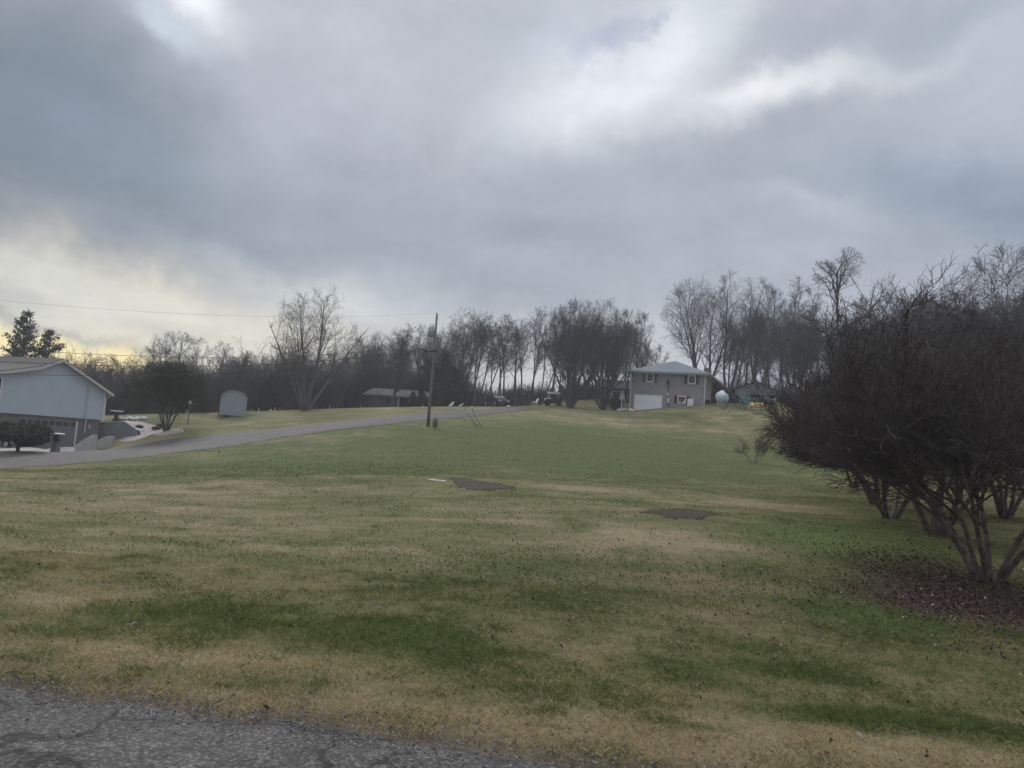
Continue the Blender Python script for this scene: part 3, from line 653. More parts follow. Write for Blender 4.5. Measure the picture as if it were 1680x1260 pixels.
# lone tree with a ball of branches high up
rng = np.random.default_rng(5); H = htop(1375, 400, 98)
lv = [dict(n=10, jit=.022, up=.05, tip=.45, kids=10, t0=.68, ang=38, lr=.46, shape=.35, rr=.62, lift=.12),
      dict(n=7, jit=.15, up=.05, tip=.3, kids=8, t0=.25, ang=40, lr=.48, rr=.55, rmin=.02),
      dict(n=4, jit=.18, up=.01, tip=.4, kids=6, t0=.15, ang=42, lr=.62, rr=.6, rmin=.013),
      dict(n=3, jit=.22, up=0, tip=.5, kids=5, t0=.1, ang=42, lr=.65, rr=.7, rmin=.010), dict(n=2, jit=.22, tip=.6)]
b = tree('lone_tall_tree', 301, [(0, 0, -.2)], [(0, 0, 1)], [H*.84], [.27], lv, ((0, 0, H*.80), (4.1, 4.1, H*.205)))
lv2 = [dict(n=7, jit=.10, up=.10, tip=.3, kids=9, t0=.35, ang=35, lr=.38, rr=.6), lv[2], lv[3], lv[4]]
sg = grow(np.random.default_rng(9), [(0, 0, H*.50)], [(.8, 0, .5)], [H*.40], [.15], lv2)
V1, F1 = tubes([s for s in sg if s[5] == 0], 6); V2, F2 = tubes([s for s in sg if s[5] > 0], 3)
obj('limb', npmesh('limb', np.concatenate([V1, V2]), np.concatenate([F1, F2+len(V1)]), mt['bark'], False), b)
place(b, 1372, 98, 1, 0, 'tall lone bare tree with a rounded head standing highest above the right tree line', None)
for (px, top, Y, seed, lab) in [(1500, 450, 58, 220, 'twisty bare tree top above the middle of the crepe myrtles'), (1560, 452, 64, 221, 'dense bare tree top above the second crepe myrtle trunk'), (1440, 470, 84, 222, 'thin bare tree top just right of the lone tall tree')]:
    H = htop(px, top, Y); b = multi('background_tree', seed, H, 4, 26, .16, 8, ((0, 0, H*.6), (4.2, 4.2, H*.42)), L=.48, up=.02, k3=4, jit=.14)
    place(b, px, Y, 1, 0, lab, None)
H = htop(1650, 355, 44); b = multi('upswept_maple', 223, H, 8, 30, .13, 8, ((0, 0, H*.55), (5, 5, H*.48)), L=.5, up=.10, k3=4)
place(b, 1668, 44, 1, 0, 'tall bare tree with upswept branches at the right edge behind the crepe myrtles', None)

# ornamental yard tree by the rock bed
H = htop(265, 588, 62)
rng = np.random.default_rng(3)
b = multi('ornamental_tree', 224, H, 5, 24, .09, 12, ((0, 0, H*.60), (3.8, 3.5, H*.42)), L=.95, up=-.01, k3=4, twig='ever')
place(b, 273, 62, 1, 0, 'low dome-shaped dense tree with a short trunk on the gravel bed', None)

# evergreens
def conifer(seed, H, rb, tier=16, flat=1.0, m='needle', droop=.1, name='pine_tree', fill=1.0):
    rng = np.random.default_rng(seed); root = bpy.data.objects.new(name, None); COL.objects.link(root)
    t = MB().tube([(0,0,-.2), (0,0,H*.5), (0,0,H)], [H*.018, H*.011, .02], 8); t.build('trunk', mt['bark'], root, True)
    Vs = []; sg = []
    for i in range(tier):
        f = i/tier; z = H*(.12+.86*f); rr = rb*(1-f)**.75*rng.uniform(.8, 1.15)+.2
        for k_ in range(7):
            a = rng.uniform(0, 6.283); l = rr*rng.uniform(.6, 1.1); d = np.array([math.cos(a), math.sin(a), .35-droop+f*.4]); p0 = np.array([0, 0, z]); p1 = p0+d*l
            sg.append((0, p0[None], p1[None], np.array([.03]), np.array([.012]), 0))
            m_ = int(46*fill*max(l, .6)); tt = rng.random(m_)**.7; c = p0+(p1-p0)*tt[:, None]+rng.normal(0, .16, (m_, 3))*(1+.1*l)
            u = nrm(d+rng.normal(0, .6, (m_, 3))+np.array([0, 0, .3]))*rng.uniform(.14, .32, (m_, 1)); w = nrm(np.cross(u, rng.normal(0, 1, (m_, 3))))*rng.uniform(.04, .09, (m_, 1))
            Vs.append(np.stack([c-u*.3, c+w, c+u, c-w], 1).reshape(-1, 3))
    V = np.concatenate(Vs); Fq = np.arange(len(V)).reshape(-1, 4); V2, F2 = tubes(sg, 3)
    obj('crown', npmesh('crown', np.concatenate([V, V2]), np.concatenate([Fq, F2+len(V)]), mt[m], False), root); return root
H = htop(25, 498, 92); b = conifer(1, H, 3.6, 15, droop=-.1); place(b, 24, 94, 1, 0, 'taller dark pine with upswept boughs behind the left house', None)
H = htop(68, 530, 92); b = conifer(2, H, 3.0, 13, droop=-.1); place(b, 66, 94, 1, 0, 'shorter dark pine just above the left house roof', None)
cd = [conifer(5, 8, 2.3, 16, m='ever', name='cedar_tree', fill=1.8), conifer(6, 8, 2.9, 14, m='ever', name='cedar_tree', fill=1.8)]
CE = [(690,103,632),(676,103.5,640),(188,88,650),(205,92,628),(232,96,622),(300,94,620),(330,90,632),(425,101,630),(440,104,612),(700,112,585),(722,114,575),(740,112,600),(708,108,615),(1010,118,628)]
for i, (px, Y, top) in enumerate(CE):
    H = htop(px, top, Y); lab = 'dark evergreen in the thicket between left house and shed' if px < 400 else ('dark evergreen just right of the shed' if px < 500 else ('tall dark evergreen right behind the utility pole' if px < 800 else 'dark evergreen at the gap left of the brick house'))
    gr = 'evergreens near the shed' if px < 400 else ('evergreens right of the shed' if px < 500 else ('evergreens behind the pole' if px < 800 else None))
    place(cd[i % 2], px, Y, H/8, None, lab, gr)

# thicket: undergrowth that nobody could count
def thicket(name, pts, n_, hmin, hmax, depth, seed, matn='twig', rmin=.018):
    rng = np.random.default_rng(seed); px = np.array([p[0] for p in pts]); Ys = np.array([p[1] for p in pts]); hs = np.array([p[2] for p in pts])
    u = rng.uniform(px[0], px[-1], n_); Y = np.interp(u, px, Ys)+rng.random(n_)*depth; Hm = np.interp(u, px, hs)*(.45+1.1*fbm(u*.035, Y*.15, seed, 3))
    X = (u-840)/F*Y; z = hgt(X, Y); L = Hm*rng.uniform(hmin, hmax, n_)
    D = nrm(np.c_[rng.normal(0, .22, n_), rng.normal(0, .2, n_), np.ones(n_)])
    lv = [dict(n=4, jit=.09, up=.05, tip=.4, kids=6, t0=.1, ang=30, lr=.45, rr=.7, rmin=rmin), dict(n=3, jit=.15, up=.03, tip=.5, kids=4, t0=.1, ang=35, lr=.55, rr=.8, rmin=rmin*.8), dict(n=2, jit=.2, tip=.7)]
    sg = grow(rng, np.c_[X, Y, z-.1], D, L, np.full(n_, .03), lv); V, Fq = tubes(sg, 3)
    o = obj(name, npmesh(name, V, Fq, mt[matn])); tagp(o, kind='stuff')
thicket('undergrowth', [(110,100,6),(420,102,6),(520,104,5.5),(580,116,5.5),(700,118,6),(760,118,5),(800,118,2.2),(900,122,2.2),(1030,126,2.5),(1180,130,2.2)], 5000, .5, 1.2, 13, 41, rmin=.022)
thicket('undergrowth', [(1190,132,4),(1310,126,4.5),(1350,108,4.5),(1420,84,4.5),(1560,64,5),(1800,55,5)], 1500, .5, 1.2, 14, 42)

# ------------------------------------------------------------------ crepe myrtles
def myrtle(seed, H, rx, ns, tilt, k3, fine=1.0, name='crepe_myrtle', base=1.0, k0=11, k1=9, k2=8, low=.40, mid=.61):
    rng = np.random.default_rng(seed); P0 = []; D0 = []; Ls = []
    for i in range(ns):
        a = 2*math.pi*i/ns+rng.uniform(-.3, .3); tt = math.radians(tilt*rng.uniform(.3, .85)); P0.append((.055*math.cos(a), .055*math.sin(a), -.08)); D0.append((math.sin(tt)*math.cos(a), math.sin(tt)*math.sin(a), math.cos(tt))); Ls.append(H*.50*rng.uniform(.85, 1.1))
    lv = [dict(n=7, jit=.08, up=-.02, tip=.5, kids=k0, t0=.22, ang=38, lr=.95, shape=.25, rr=.6, lift=-.02, rmin=.012),
          dict(n=6, jit=.12, up=.015, tip=.35, kids=k1, t0=.12, ang=40, lr=.6, shape=.2, rr=.5, lift=.04, rmin=.008),
          dict(n=4, jit=.14, up=.03, tip=.4, kids=k2, t0=.1, ang=38, lr=.65, shape=.2, rr=.6, lift=.05, rmin=.0055*fine),
          dict(n=2, jit=.15, up=.04, tip=.5, kids=k3, t0=.1, ang=38, lr=.68, rr=.7, lift=.05, rmin=.0042*fine),
          dict(n=2, jit=.15, up=.04, tip=.6)]
    env = ((0, 0, H*mid), (rx, rx, H*low))
    return tree(name, seed, P0, D0, Ls, [.07*base]*ns, lv, env, 'myrtle_bark', 'myrtle_twig')
for (seed, px, Y, Hm, rx, ns, tl, k3, fn, rz, lab) in [
    (401,1620,12.2,5.1,3.7,7,29,4,1.0,.6,'nearest crepe myrtle, with several bare stems from one base in a bed of dead leaves'),
    (402,1535,17,5.3,4.2,7,36,5,1.2,2.0,'second crepe myrtle back from the road, dark and bare, behind the nearest one'),
    (403,1462,22,5.7,5.3,6,40,9,1.35,1.0,'third crepe myrtle back, its low branches reaching left over the lawn'),
    (404,1437,28,5.8,5.6,5,38,9,1.6,3.0,'fourth crepe myrtle back, a slim forked trunk left of the third'),
    (405,1400,36,5.7,6.0,5,40,9,1.9,4.0,'farthest crepe myrtle of the dark row, its trunk hidden'),
    (406,1650,25,5.6,4.8,6,36,6,1.6,5.0,'crepe myrtle behind the nearest ones at the right edge'),
    (407,1570,40,5.4,5.2,5,36,9,2.0,2.5,'crepe myrtle standing behind the middle of the dark row')]:
    kw = dict(k0=11, k1=8, k2=7, low=.43, mid=.61, base=.75) if seed == 401 else (dict(k0=11, k1=8, k2=8) if seed == 402 else {})
    b = myrtle(seed, Hm, rx, ns, tl, k3, fn, **kw); place(b, px, Y, 1, rz, lab, None)
b = myrtle(408, 2.3, 1.9, 6, 46, 1, 1.6, 'bare_bush', .25, k0=8, k1=5, k2=4); place(b, 1238, 50, 1, 0, 'low wispy bare bush on the lawn left of the crepe myrtle row', None)

# ------------------------------------------------------------------ right hand brick house
ez = R(-22)
ex = np.array([math.cos(ez), math.sin(ez), 0]); ey = np.array([-math.sin(ez), math.cos(ez), 0])
Lc = P(1033, 673, 104); W_, D_ = 10.0, 21.0
def uz(px, py):
    d = ray(px, py); t = ((Lc-CAM)@ey)/(d@ey); q = CAM+d*t; return float((q-Lc)@ex), float(q[2]-Lc[2])
eave = uz(1036, 611)[1]
hs = thing('brick_house', 'two storey grey brick house with hip roof and white garage door on the hilltop', 'house', tuple(Lc), ez)
uR = uz(1156, 640)[0]; W_ = uR
MB().box(0, W_, 0, D_, -1.5, eave-.05).build('wall', mt['brick'], hs)
ov = .75; pitch = .40; hw = W_/2+ov; ap = eave+.12+hw*pitch
rf = MB(); x0, x1, y0, y1 = -ov, W_+ov, -ov, D_+ov
rf.add([(x0,y0,eave+.15),(x1,y0,eave+.15),(x1,y1,eave+.15),(x0,y1,eave+.15),(W_/2,y0+hw,ap),(W_/2,y1-hw,ap)],
       [(0,1,4),(1,2,5,4),(2,3,5),(3,0,4,5),(3,2,1,0)])
roof = rf.build('roof', mt['shingle_g'], hs)
fa = MB().box(x0-.03,x1+.03,y0-.06,y0-.002,eave-.09,eave+.17).box(x0-.06,x0-.002,y0,y1,eave-.09,eave+.17).box(x1+.002,x1+.06,y0,y1,eave-.09,eave+.17); fa.build('fascia', mat('fascia_paint', (.26,.31,.32), .6, .05), hs)
MB().box(x0,x1,y0,y1,eave-.08,eave-.03).build('soffit', mt['trim'], hs)
for ch_y in (17.5,):
    MB().box(W_*.72, W_*.72+1.0, ch_y, ch_y+.8, eave, ap+.7).build('chimney', mt['brick_dark'], roof)
a, b_ = uz(1042, 648), uz(1084.5, 674.5)
gd0, gd1 = a[0], b_[0]; gz1 = a[1]; gz0 = b_[1]-.15
MB().box(gd0, gd1, -.05, .1, min(gz0, 0)-.3, gz1).build('garage_door', mt['door_white'], hs)
MB().box(gd0-.12, gd0, -.07, .1, -.6, gz1+.12).box(gd1, gd1+.12, -.07, .1, -.6, gz1+.12).box(gd0, gd1, -.07, .1, gz1, gz1+.12).build('door_frame', mt['grey_white'], hs)
def win(p0, p1, wreath=True, red=False, sills=True):
    (u0, z1), (u1, z0) = uz(*p0), uz(*p1)
    fr = MB(); t = .11
    fr.box(u0,u0+t,-.09,.06,z0,z1).box(u1-t,u1,-.09,.06,z0,z1).box(u0+t,u1-t,-.09,.06,z1-t,z1).box(u0+t,u1-t,-.09,.06,z0,z0+t).box(u0+t,u1-t,-.07,.0,(z0+z1)/2-.03,(z0+z1)/2+.03)
    w = fr.build('window', mt['white'], hs)
    MB().box(u0+t,u1-t,-.04,.02,z0+t,z1-t).build('pane', mat('pale_blind_pane', (.26,.28,.30), .3, .1) if not red else mt['glass'], w)
    if wreath:
        c = ((u0+u1)/2, (z0+z1)/2-.02); r = min(u1-u0, z1-z0)*.24; pts = [(c[0]+r*math.cos(q), -.12, c[1]+r*math.sin(q)) for q in np.linspace(0, 2*math.pi, 17)]
        wm = MB().tube(pts, .10, 8, False); wm.build('wreath', mt['wreath'] if not red else mt['red_dark'], w, True)
    for sgn, u in ((-1, u0), (1, u1)):
        sw = .42; a = u-sw-.04 if sgn < 0 else u+.04
        MB().box(a, a+sw, -.06, .02, z0-.02, z1+.02).build('shutter', mt['red_dark'] if red else mat('grey_brown_shutter', (.085,.075,.085), .7, .1), hs)
    return w
win((1061,611.5),(1072.5,627.5)); win((1129,615),(1141,630.5))
w = win((1112,649.5),(1125,662.5), True, True)
(u0, z1), (u1, z0) = uz(1114,657), uz(1124,661.5); MB().box(u0, u0+.32, -.14, -.1, z0, z1).box(u1-.36, u1, -.14, -.1, z0, z1).build('window_box', mt['white'], w)
(u0, z1), (u1, z0) = uz(1129,655), uz(1138.3,665.5); MB().box(u0, u1, -.55, -.08, z0-.1, z1).box(u0+.1, u1-.1, -.57, -.55, z0+.25, z1-.1).build('utility_box', mt['white'], hs, bevel=.02)
(u0, z1), (u1, z0) = uz(1095,626), uz(1098.5,631); MB().box(u0,u1,-.3,-.02,z0,z1).ell(((u0+u1)/2,-.2,z1),(.2,.2,.14),10,6).build('wall_light', mt['black'], hs)
(u0, z1), (_, z0) = uz(1097.3,631), uz(1097.3,646); MB().tube([(u0,-.06,z1),(u0,-.06,z0)], .045, 8).build('conduit', mt['black'], hs)
(u0, z1), (u1, z0) = uz(1094.5,644.5), uz(1097.5,648); MB().box(u0,u1,-.2,-.01,z0,z1).build('electric_meter', mt['grey_white'], hs)
(u0, z1), (u1, z0) = uz(1094,652), uz(1100,665); MB().box(u0,u1,-.03,.02,z0-.2,z1).build('side_door', mt['door_dark'], hs)
(u0, z1), (u1, z0) = uz(1095,653), uz(1098.6,661); MB().box(u0,u1,-.06,-.035,z0,z1).build('door_glass', mt['grey_white'], hs)
for u in (-.06, W_+.0):
    MB().tube([(u+.03,-.62,eave+.0),(u+.03,-.1,eave-.45),(u+.03,-.1,-.2 if u < 0 else 1.0)], .055, 8).build('downspout', mt['white'], hs)
# garden clutter by the house
def stones(name, label, cat, px0, px1, py, n_, s, Y=None, seed=0, group=None):
    rg_ = random.Random(seed)
    for i in range(n_):
        q = at(px0+(px1-px0)*(i+.5)/n_+rg_.uniform(-1,1), py+rg_.uniform(-.7,.7)); r = s*rg_.uniform(.7,1.3)
        o = MB().ell((0,0,r*.3), (r, r*.8, r*.6), 12, 8, .12, seed*50+i).build(name, mt['stone'], None, True); o.location = tuple(q); o.rotation_euler = (0,0,rg_.uniform(0,6))
        tagp(o, label, cat, group)
stones('garden_stone', 'pale stone on the grass beside the garage door corner of the brick house', 'stone', 1014, 1038, 674, 5, .28, seed=1, group='stones by the brick house corner')
q = gp(1019, 100.5); t_ = thing('bird_feeder_post', 'thin whitish post with a small feeder at the brick house corner', 'feeder', tuple(q))
zt = htop(1021, 641, 100.5)
MB().tube([(0,0,-.2),(0,0,zt)], .06, 8).build('post', mt['grey_white'], t_); MB().prism([(-.35,-.2,zt*.55),(.35,-.2,zt*.55),(.25,-.2,zt*.55+.6),(0,-.2,zt*.55+.85),(-.25,-.2,zt*.55+.6)], (0,.4,0)).build('feeder', mt['conc'], t_)
def bush(name, loc, r, h, m, label, cat='shrub', group=None, seed=0, n_=2600, leaf=.12, trunk=True, lift=.0):
    rng = np.random.default_rng(seed); root = thing(name, label, cat, tuple(loc), 0, group)
    lob = rng.normal(0, 1, (9, 3)); lob = nrm(lob)*np.array([r*.55, r*.55, h*.28])+np.array([0, 0, lift+h*.5]); k_ = rng.integers(0, 9, n_)
    c = lob[k_]+nrm(rng.normal(0, 1, (n_, 3)))*(rng.random((n_, 1))**.4)*np.array([r*.55, r*.55, h*.33])
    c[:, 2] = np.maximum(c[:, 2], lift+.03)
    u = nrm(rng.normal(0, 1, (n_, 3))+np.array([0, 0, .5]))*leaf*rng.uniform(.6, 1.4, (n_, 1)); w = nrm(np.cross(u, rng.normal(0, 1, (n_, 3))))*leaf*.3
    V = np.stack([c-u, c+w, c+u, c-w], 1).reshape(-1, 3)
    sg = MB()
    for i in range(6):
        a = i*1.05; sg.tube([(.04*math.cos(a), .04*math.sin(a), -.1), (.1*math.cos(a), .1*math.sin(a), lift*.8+.1), (r*.5*math.cos(a), r*.5*math.sin(a), lift+h*.55)], [.07 if lift else .03, .06 if lift else .025, .015], 6)
    sg.build('stem', mt['bark'], root)
    obj('foliage', npmesh('foliage', V, np.arange(len(V)).reshape(-1, 4), mt[m]), root); return root
bush('garden_shrub', gp(1009, 103), 1.0, 2.2, 'ever', 'dark upright shrub beside the feeder post at the brick house', seed=3)
bush('red_shrub', gp(1172, 107), 1.1, 2.7, 'redshrub', 'dark red shrub against the side wall behind the propane tank', seed=4)
for px, Y, s_, lab in ((1200, 110, 1.0, 'low dark shrub left of the stacked garden furniture'),(1160,101.5,.4,'small dark shrub at the right front corner of the brick house')):
    bush('garden_shrub', gp(px, Y), s_, s_*1.3, 'ever', lab, seed=px)
# propane tank
q = gp(1184, 98); t_ = thing('propane_tank', 'large pale blue-white propane tank standing right of the brick house', 'tank', tuple(q), R(66))
prof = [(-1.5,.02),(-1.42,.35),(-1.2,.6),(-.9,.72),(.9,.72),(1.2,.6),(1.42,.35),(1.5,.02)]
MB().tube([(x, 0, 1.0) for x, _ in prof], [r for _, r in prof], 24).build('tank_body', mt['tank'], t_, True)
MB().tube([(0,0,1.68),(0,0,1.86),(0,0,1.92)], [.3,.3,.15], 16).build('valve_dome', mt['tank'], t_, True)
for x in (-.8, .8): MB().box(x-.12, x+.12, -.5, .5, -.3, .42).build('leg', mt['conc'], t_)
# outbuilding
q = gp(1237, 112); t_ = thing('outbuilding', 'small grey gabled outbuilding partly behind the crepe myrtles', 'building', tuple(q), R(-14))
hz = htop(1210, 638, 112); az = htop(1240, 626, 112)
MB().prism([(-2.7,0,-1),(3.0,0,-1),(3.0,0,hz-.1),(.2,0,az-.12),(-2.7,0,hz-.1)], (0,7,0)).build('wall', mt['lilac_wall'], t_)
MB().prism([(-3.1,-.3,hz-.2),(.2,-.3,az-.06),(3.4,-.3,hz-.2),(3.4,-.3,hz-.06),(.2,-.3,az+.08),(-3.1,-.3,hz-.06)], (0,7.6,0)).build('roof', mt['shingle_d'], t_)
MB().box(.5,2.7,-.03,.3,-.5,hz*.68).build('bay_shade_panel', mt['black'], t_); MB().box(.4,2.8,-.06,-.031,hz*.68,hz*.68+.12).build('bay_trim', mt['grey_white'], t_)  # solid black slab stands in for the shade inside the bay
q = gp(1224, 107); t_ = thing('wheeled_bin', 'teal wheeled bin with dark lid standing before the outbuilding', 'bin', tuple(q), R(20)); zt = 1.35
MB().add([(-.34,-.34,.05),(.34,-.34,.05),(.34,.34,.05),(-.34,.34,.05),(-.42,-.42,zt*.8),(.42,-.42,zt*.8),(.42,.42,zt*.8),(-.42,.42,zt*.8)], [(0,3,2,1),(4,5,6,7),(0,1,5,4),(1,2,6,5),(2,3,7,6),(3,0,4,7)]).build('bin_body', mt['teal'], t_, bevel=.03)
MB().prism([(-.45,-.45,zt*.81),(.45,-.45,zt*.81),(.45,.5,zt*.95),(-.45,.5,zt*.95)], (0,0,.12)).build('lid', mt['black'], t_, bevel=.03)
for x in (-.38, .38): MB().tube([(x-.05,.3,.14),(x+.05,.3,.14)], .14, 12).build('wheel', mt['rubber'], t_)
def car(name, loc, rz, paint, label, sc=1.0):
    t_ = thing(name, label, 'car', tuple(loc), rz); 
    prof = [(-2.25,.35),(-2.3,.7),(-2.1,.95),(-1.5,1.0),(-1.0,1.42),(.45,1.45),(1.15,1.02),(2.1,.86),(2.28,.6),(2.25,.35)]
    MB().prism([(x,-.85,z) for x, z in prof], (0,1.7,0)).build('body', mt[paint], t_, bevel=.06)
    for y in (-.87, .852): MB().prism([(-1.15,y,1.03),(-.9,y,1.33),(.38,y,1.36),(.9,y,1.03)], (0,.018,0)).build('window', mt['glass'], t_)
    MB().prism([(.60,-.72,1.375),(1.1,-.72,1.065),(1.1,.72,1.065),(.60,.72,1.375)], (.02,0,.03)).build('windshield', mt['glass'], t_)
    MB().prism([(-1.43,-.7,1.08),(-1.08,-.7,1.37),(-1.08,.7,1.37),(-1.43,.7,1.08)], (-.02,0,.03)).build('rear_window', mt['glass'], t_)
    for y in (-.62, .62): MB().ell((2.22,y,.68),(.06,.17,.09),10,6).build('headlight', mt['grey_white'], t_)
    for x in (-1.4, 1.4):
        for y in (-.8, .8):
            w = MB().tube([(x,y-.11,.33),(x,y+.11,.33)], .33, 18).build('wheel', mt['rubber'], t_); MB().tube([(x,y-.125,.33),(x,y+.125,.33)], .19, 12).build('rim', mt['metal'], w)
    t_.scale = (sc,)*3
    return t_
car('parked_car', gp(814, 104), R(-62), 'car_dark', 'dark blue parked car at the end of the lane under the trees')
car('parked_car', gp(1247, 108.5), R(-60), 'car_grey', 'pale silver car in front of the outbuilding bay')
car('parked_car', gp(-4, 57.5), R(-8), 'car_grey', 'silver car at the far left edge behind the round shrub')
# wood pile and furniture
q0 = at(1240, 668); rgm = random.Random(5)
for i in range(11):
    a = rgm.uniform(-.4,.4); x = rgm.uniform(-.7,.7); y = rgm.uniform(-.3,.3); z = .12+.18*(i % 3)
    o = MB().tube([(-.3*math.cos(a),-.3*math.sin(a),0),(.3*math.cos(a),.3*math.sin(a),.03)], rgm.uniform(.09,.14), 7).build('firewood_log', mt['yellow']); o.location = (q0[0]+x, q0[1]+y, q0[2]+z)
    tagp(o, 'yellow split log in the heap on the grass below the outbuilding', 'log', 'heap of split logs')
def chair(loc, rz, m, label, sc=1.0, group=None):
    t_ = thing('lawn_chair', label, 'chair', tuple(loc), rz, group)
    MB().prism([(-.3,-.3,.36),(.3,-.3,.36),(.3,.3,.30),(-.3,.3,.30)], (0,0,.05)).build('seat', m, t_); MB().prism([(-.3,.27,.3),(.3,.27,.3),(.26,.62,1.05),(-.26,.62,1.05)], (0,.05,.0)).build('backrest', m, t_)
    for x in (-.28,.28):
        for y in (-.27,.3): MB().box(x-.03,x+.03,y-.03,y+.03,-.05,.34).build('leg', m, t_)
        MB().box(x-.05,x+.05,-.32,.42,.55,.59).build('armrest', m, t_)
    t_.scale = (sc,)*3; return t_
chair(gp(876, 113), R(-60), mt['white'], 'white lawn chair with slanted back left of the canopy cart', 1.0)
chair(gp(1207, 108), R(10), mt['black'], 'dark garden chair left of the teal bin', 1.1); 
t_ = thing('garden_table', 'low dark garden table between the dark chair and the teal bin', 'table', tuple(gp(1214, 109)), .3)
MB().box(-.7,.7,-.5,.5,.68,.74).build('tabletop', mt['wood'], t_)
for x in (-.6,.6):
    for y in (-.4,.4): MB().box(x-.04,x+.04,y-.04,y+.04,-.1,.68).build('leg', mt['wood'], t_)
# canopy cart
t_ = thing('utility_cart', 'utility cart with white canopy and white front parked at the lawn crest', 'cart', tuple(gp(907, 108)), R(-12)); 
MB().prism([(-1.15,-.55,.35),(-1.15,-.55,.75),(-.9,-.55,.95),(-.25,-.55,.95),(-.2,-.55,.6),(.4,-.55,.6),(.4,-.55,.9),(1.1,-.55,.9),(1.1,-.55,.35)], (0,1.1,0)).build('body', mt['black'], t_, bevel=.03)
MB().prism([(-1.2,-.58,.62),(-.95,-.58,.97),(-.2,-.58,.97),(-.2,-.58,.85),(-.85,-.58,.85),(-1.05,-.58,.58)], (0,1.16,0)).build('front_cowl', mt['white'], t_)
MB().box(-.75,.85,-.6,.6,1.72,1.80).box(-.78,.88,-.63,-.6,1.52,1.80).build('canopy', mt['white'], t_)
for x in (-.6,.7):
    for y in (-.52,.52): MB().tube([(x-.08,y,.9),(x,y,1.74)], .03, 6).build('canopy_post', mt['white'], t_)
MB().box(-.1,.5,-.5,.5,.9,1.0).box(.42,.52,-.5,.5,.95,1.45).build('seat', mt['black'], t_)
for x in (-.8,.8):
    for y in (-.56,.46): MB().tube([(x,y,.25),(x,y+.12,.25)], .27, 14).build('wheel', mt['rubber'], t_)
t_.scale = (1.05,)*3
# white posts/panels at lane end
for px, Y, w_, h_, a_, lab in ((740,101,.85,.7,R(38),'white slanted panel leaning at the lane edge under dark trees'),(756,103,.8,.5,R(-20),'greyish white panel on the ground right of the slanted white one')):
    t_ = thing('leaning_panel', lab, 'panel', tuple(gp(px, Y)), R(8))
    c, s2 = math.cos(a_), math.sin(a_)
    MB().prism([(-w_*.5,0,.02),(w_*.15,0,.06),(w_*.5,-.0,h_),(w_*.1,0,h_*.85)], (0,.06,0)).build('panel', mt['white'] if px < 750 else mt['grey_white'], t_); MB().tube([(.2,.05,h_*.7),(.3,.5,0)], .025, 6).build('prop', mt['wood'], t_)
stones('garden_stone', 'small white stone at the end of the lane right of the dark car', 'stone', 831, 835, 668.5, 1, .3, seed=6)

# second house behind the left corner of the brick house
q = gp(1013, 114); t_ = thing('far_house', 'low tan walled house with dark roof behind the left corner of the brick house', 'house', tuple(q), R(-10))
ha, hb = htop(1013, 620, 114), htop(1013, 638, 114)
MB().box(-2.6,6,0,7,-1,hb).build('wall', mt['tan_wall'], t_); MB().prism([(-3.3,-.6,hb-.05),(-3.3,-.6,hb+.1),(-3.3,3.5,ha),(-3.3,7.6,hb+.1),(-3.3,7.6,hb-.05)], (10,0,0)).build('roof', mt['shingle_d'], t_)
w = MB().box(-.9,.3,-.05,.05,hb*.35,hb*.8).build('window', mt['white'], t_); MB().box(-.82,.22,-.07,-.051,hb*.38,hb*.77).build('pane', mt['glass'], w)

# low ranch house in the trees
q = gp(648, 106); t_ = thing('ranch_house', 'low dark ranch house with pale grey roof half hidden by trees', 'house', tuple(q), R(-12))
hb = htop(648, 650, 106)/.85; ha = htop(660, 636, 106)/.85; t_.scale = (.85,.85,.85)
MB().box(-4.6,.5,0,7,-1,hb).build('wall', mat('ranch_wall', (.09,.095,.08), .9, .3, 3), t_)
MB().prism([(-5.4,-.7,hb-.1),(-5.4,-.7,hb+.12),(-5.4,3.5,ha),(-5.4,7.7,hb+.12),(-5.4,7.7,hb-.1)], (10.6,0,0)).build('roof', mt['shingle_p'], t_)
MB().box(-5.42,5.22,-.76,-.702,hb-.12,hb+.13).build('fascia', mt['conc_dark'], t_)
MB().box(.9,4.9,3,3.3,-1,hb-.1).build('carport_back_wall', mt['black'], t_)
for x in (.55,4.7): MB().box(x,x+.25,-.5,-.25,-1,hb-.1).build('carport_post', mt['conc'], t_)
for x in (-3.8,-1.5): w = MB().box(x,x+1.2,-.05,.05,hb*.35,hb*.8).build('window', mt['wood'], t_); MB().box(x+.08,x+1.12,-.07,-.051,hb*.38,hb*.77).build('pane', mt['glass'], w)

# ------------------------------------------------------------------ shed
Ysh = 84; q = gp(381, Ysh); t_ = thing('garden_shed', 'grey barrel-roofed garden shed at the edge of the woods', 'shed', tuple(q), R(20.5))
wS = (404.5-358)/F*Ysh*.88; hS = htop(381, 640.5, Ysh)
prof = []
for a in np.linspace(-1, 1, 17):
    x = wS/2*np.sin(a*math.pi/2) if abs(a) < 1 else wS/2*a
    prof.append((x*1.0, hS*.62+hS*.38*math.cos(a*math.pi/2)**.8 if abs(a) < 1 else hS*.60))
sh = [(-wS/2,0,.15)]+[(x,0,z) for x, z in prof]+[(wS/2,0,.15)]
MB().prism(sh, (0,4.2,0)).build('wall', mt['shed'], t_)
rp_ = [(x*1.03, -.12, z+.05) for x, z in prof]+[(x*.99, -.12, z-.01) for x, z in prof[::-1]]
MB().prism(rp_, (0,4.4,0)).build('roof', mt['shingle_g'], t_)
MB().box(-wS/2-.14,-wS/2-.02,.1,1.2,.15,hS*.6).build('side_door', mt['shed_brown'], t_)
for x in (-wS*.4,-.1,wS*.38): MB().box(x-.15,x+.15,.05,4.1,-.3,.149).build('support_block', mt['conc_dark'], t_)

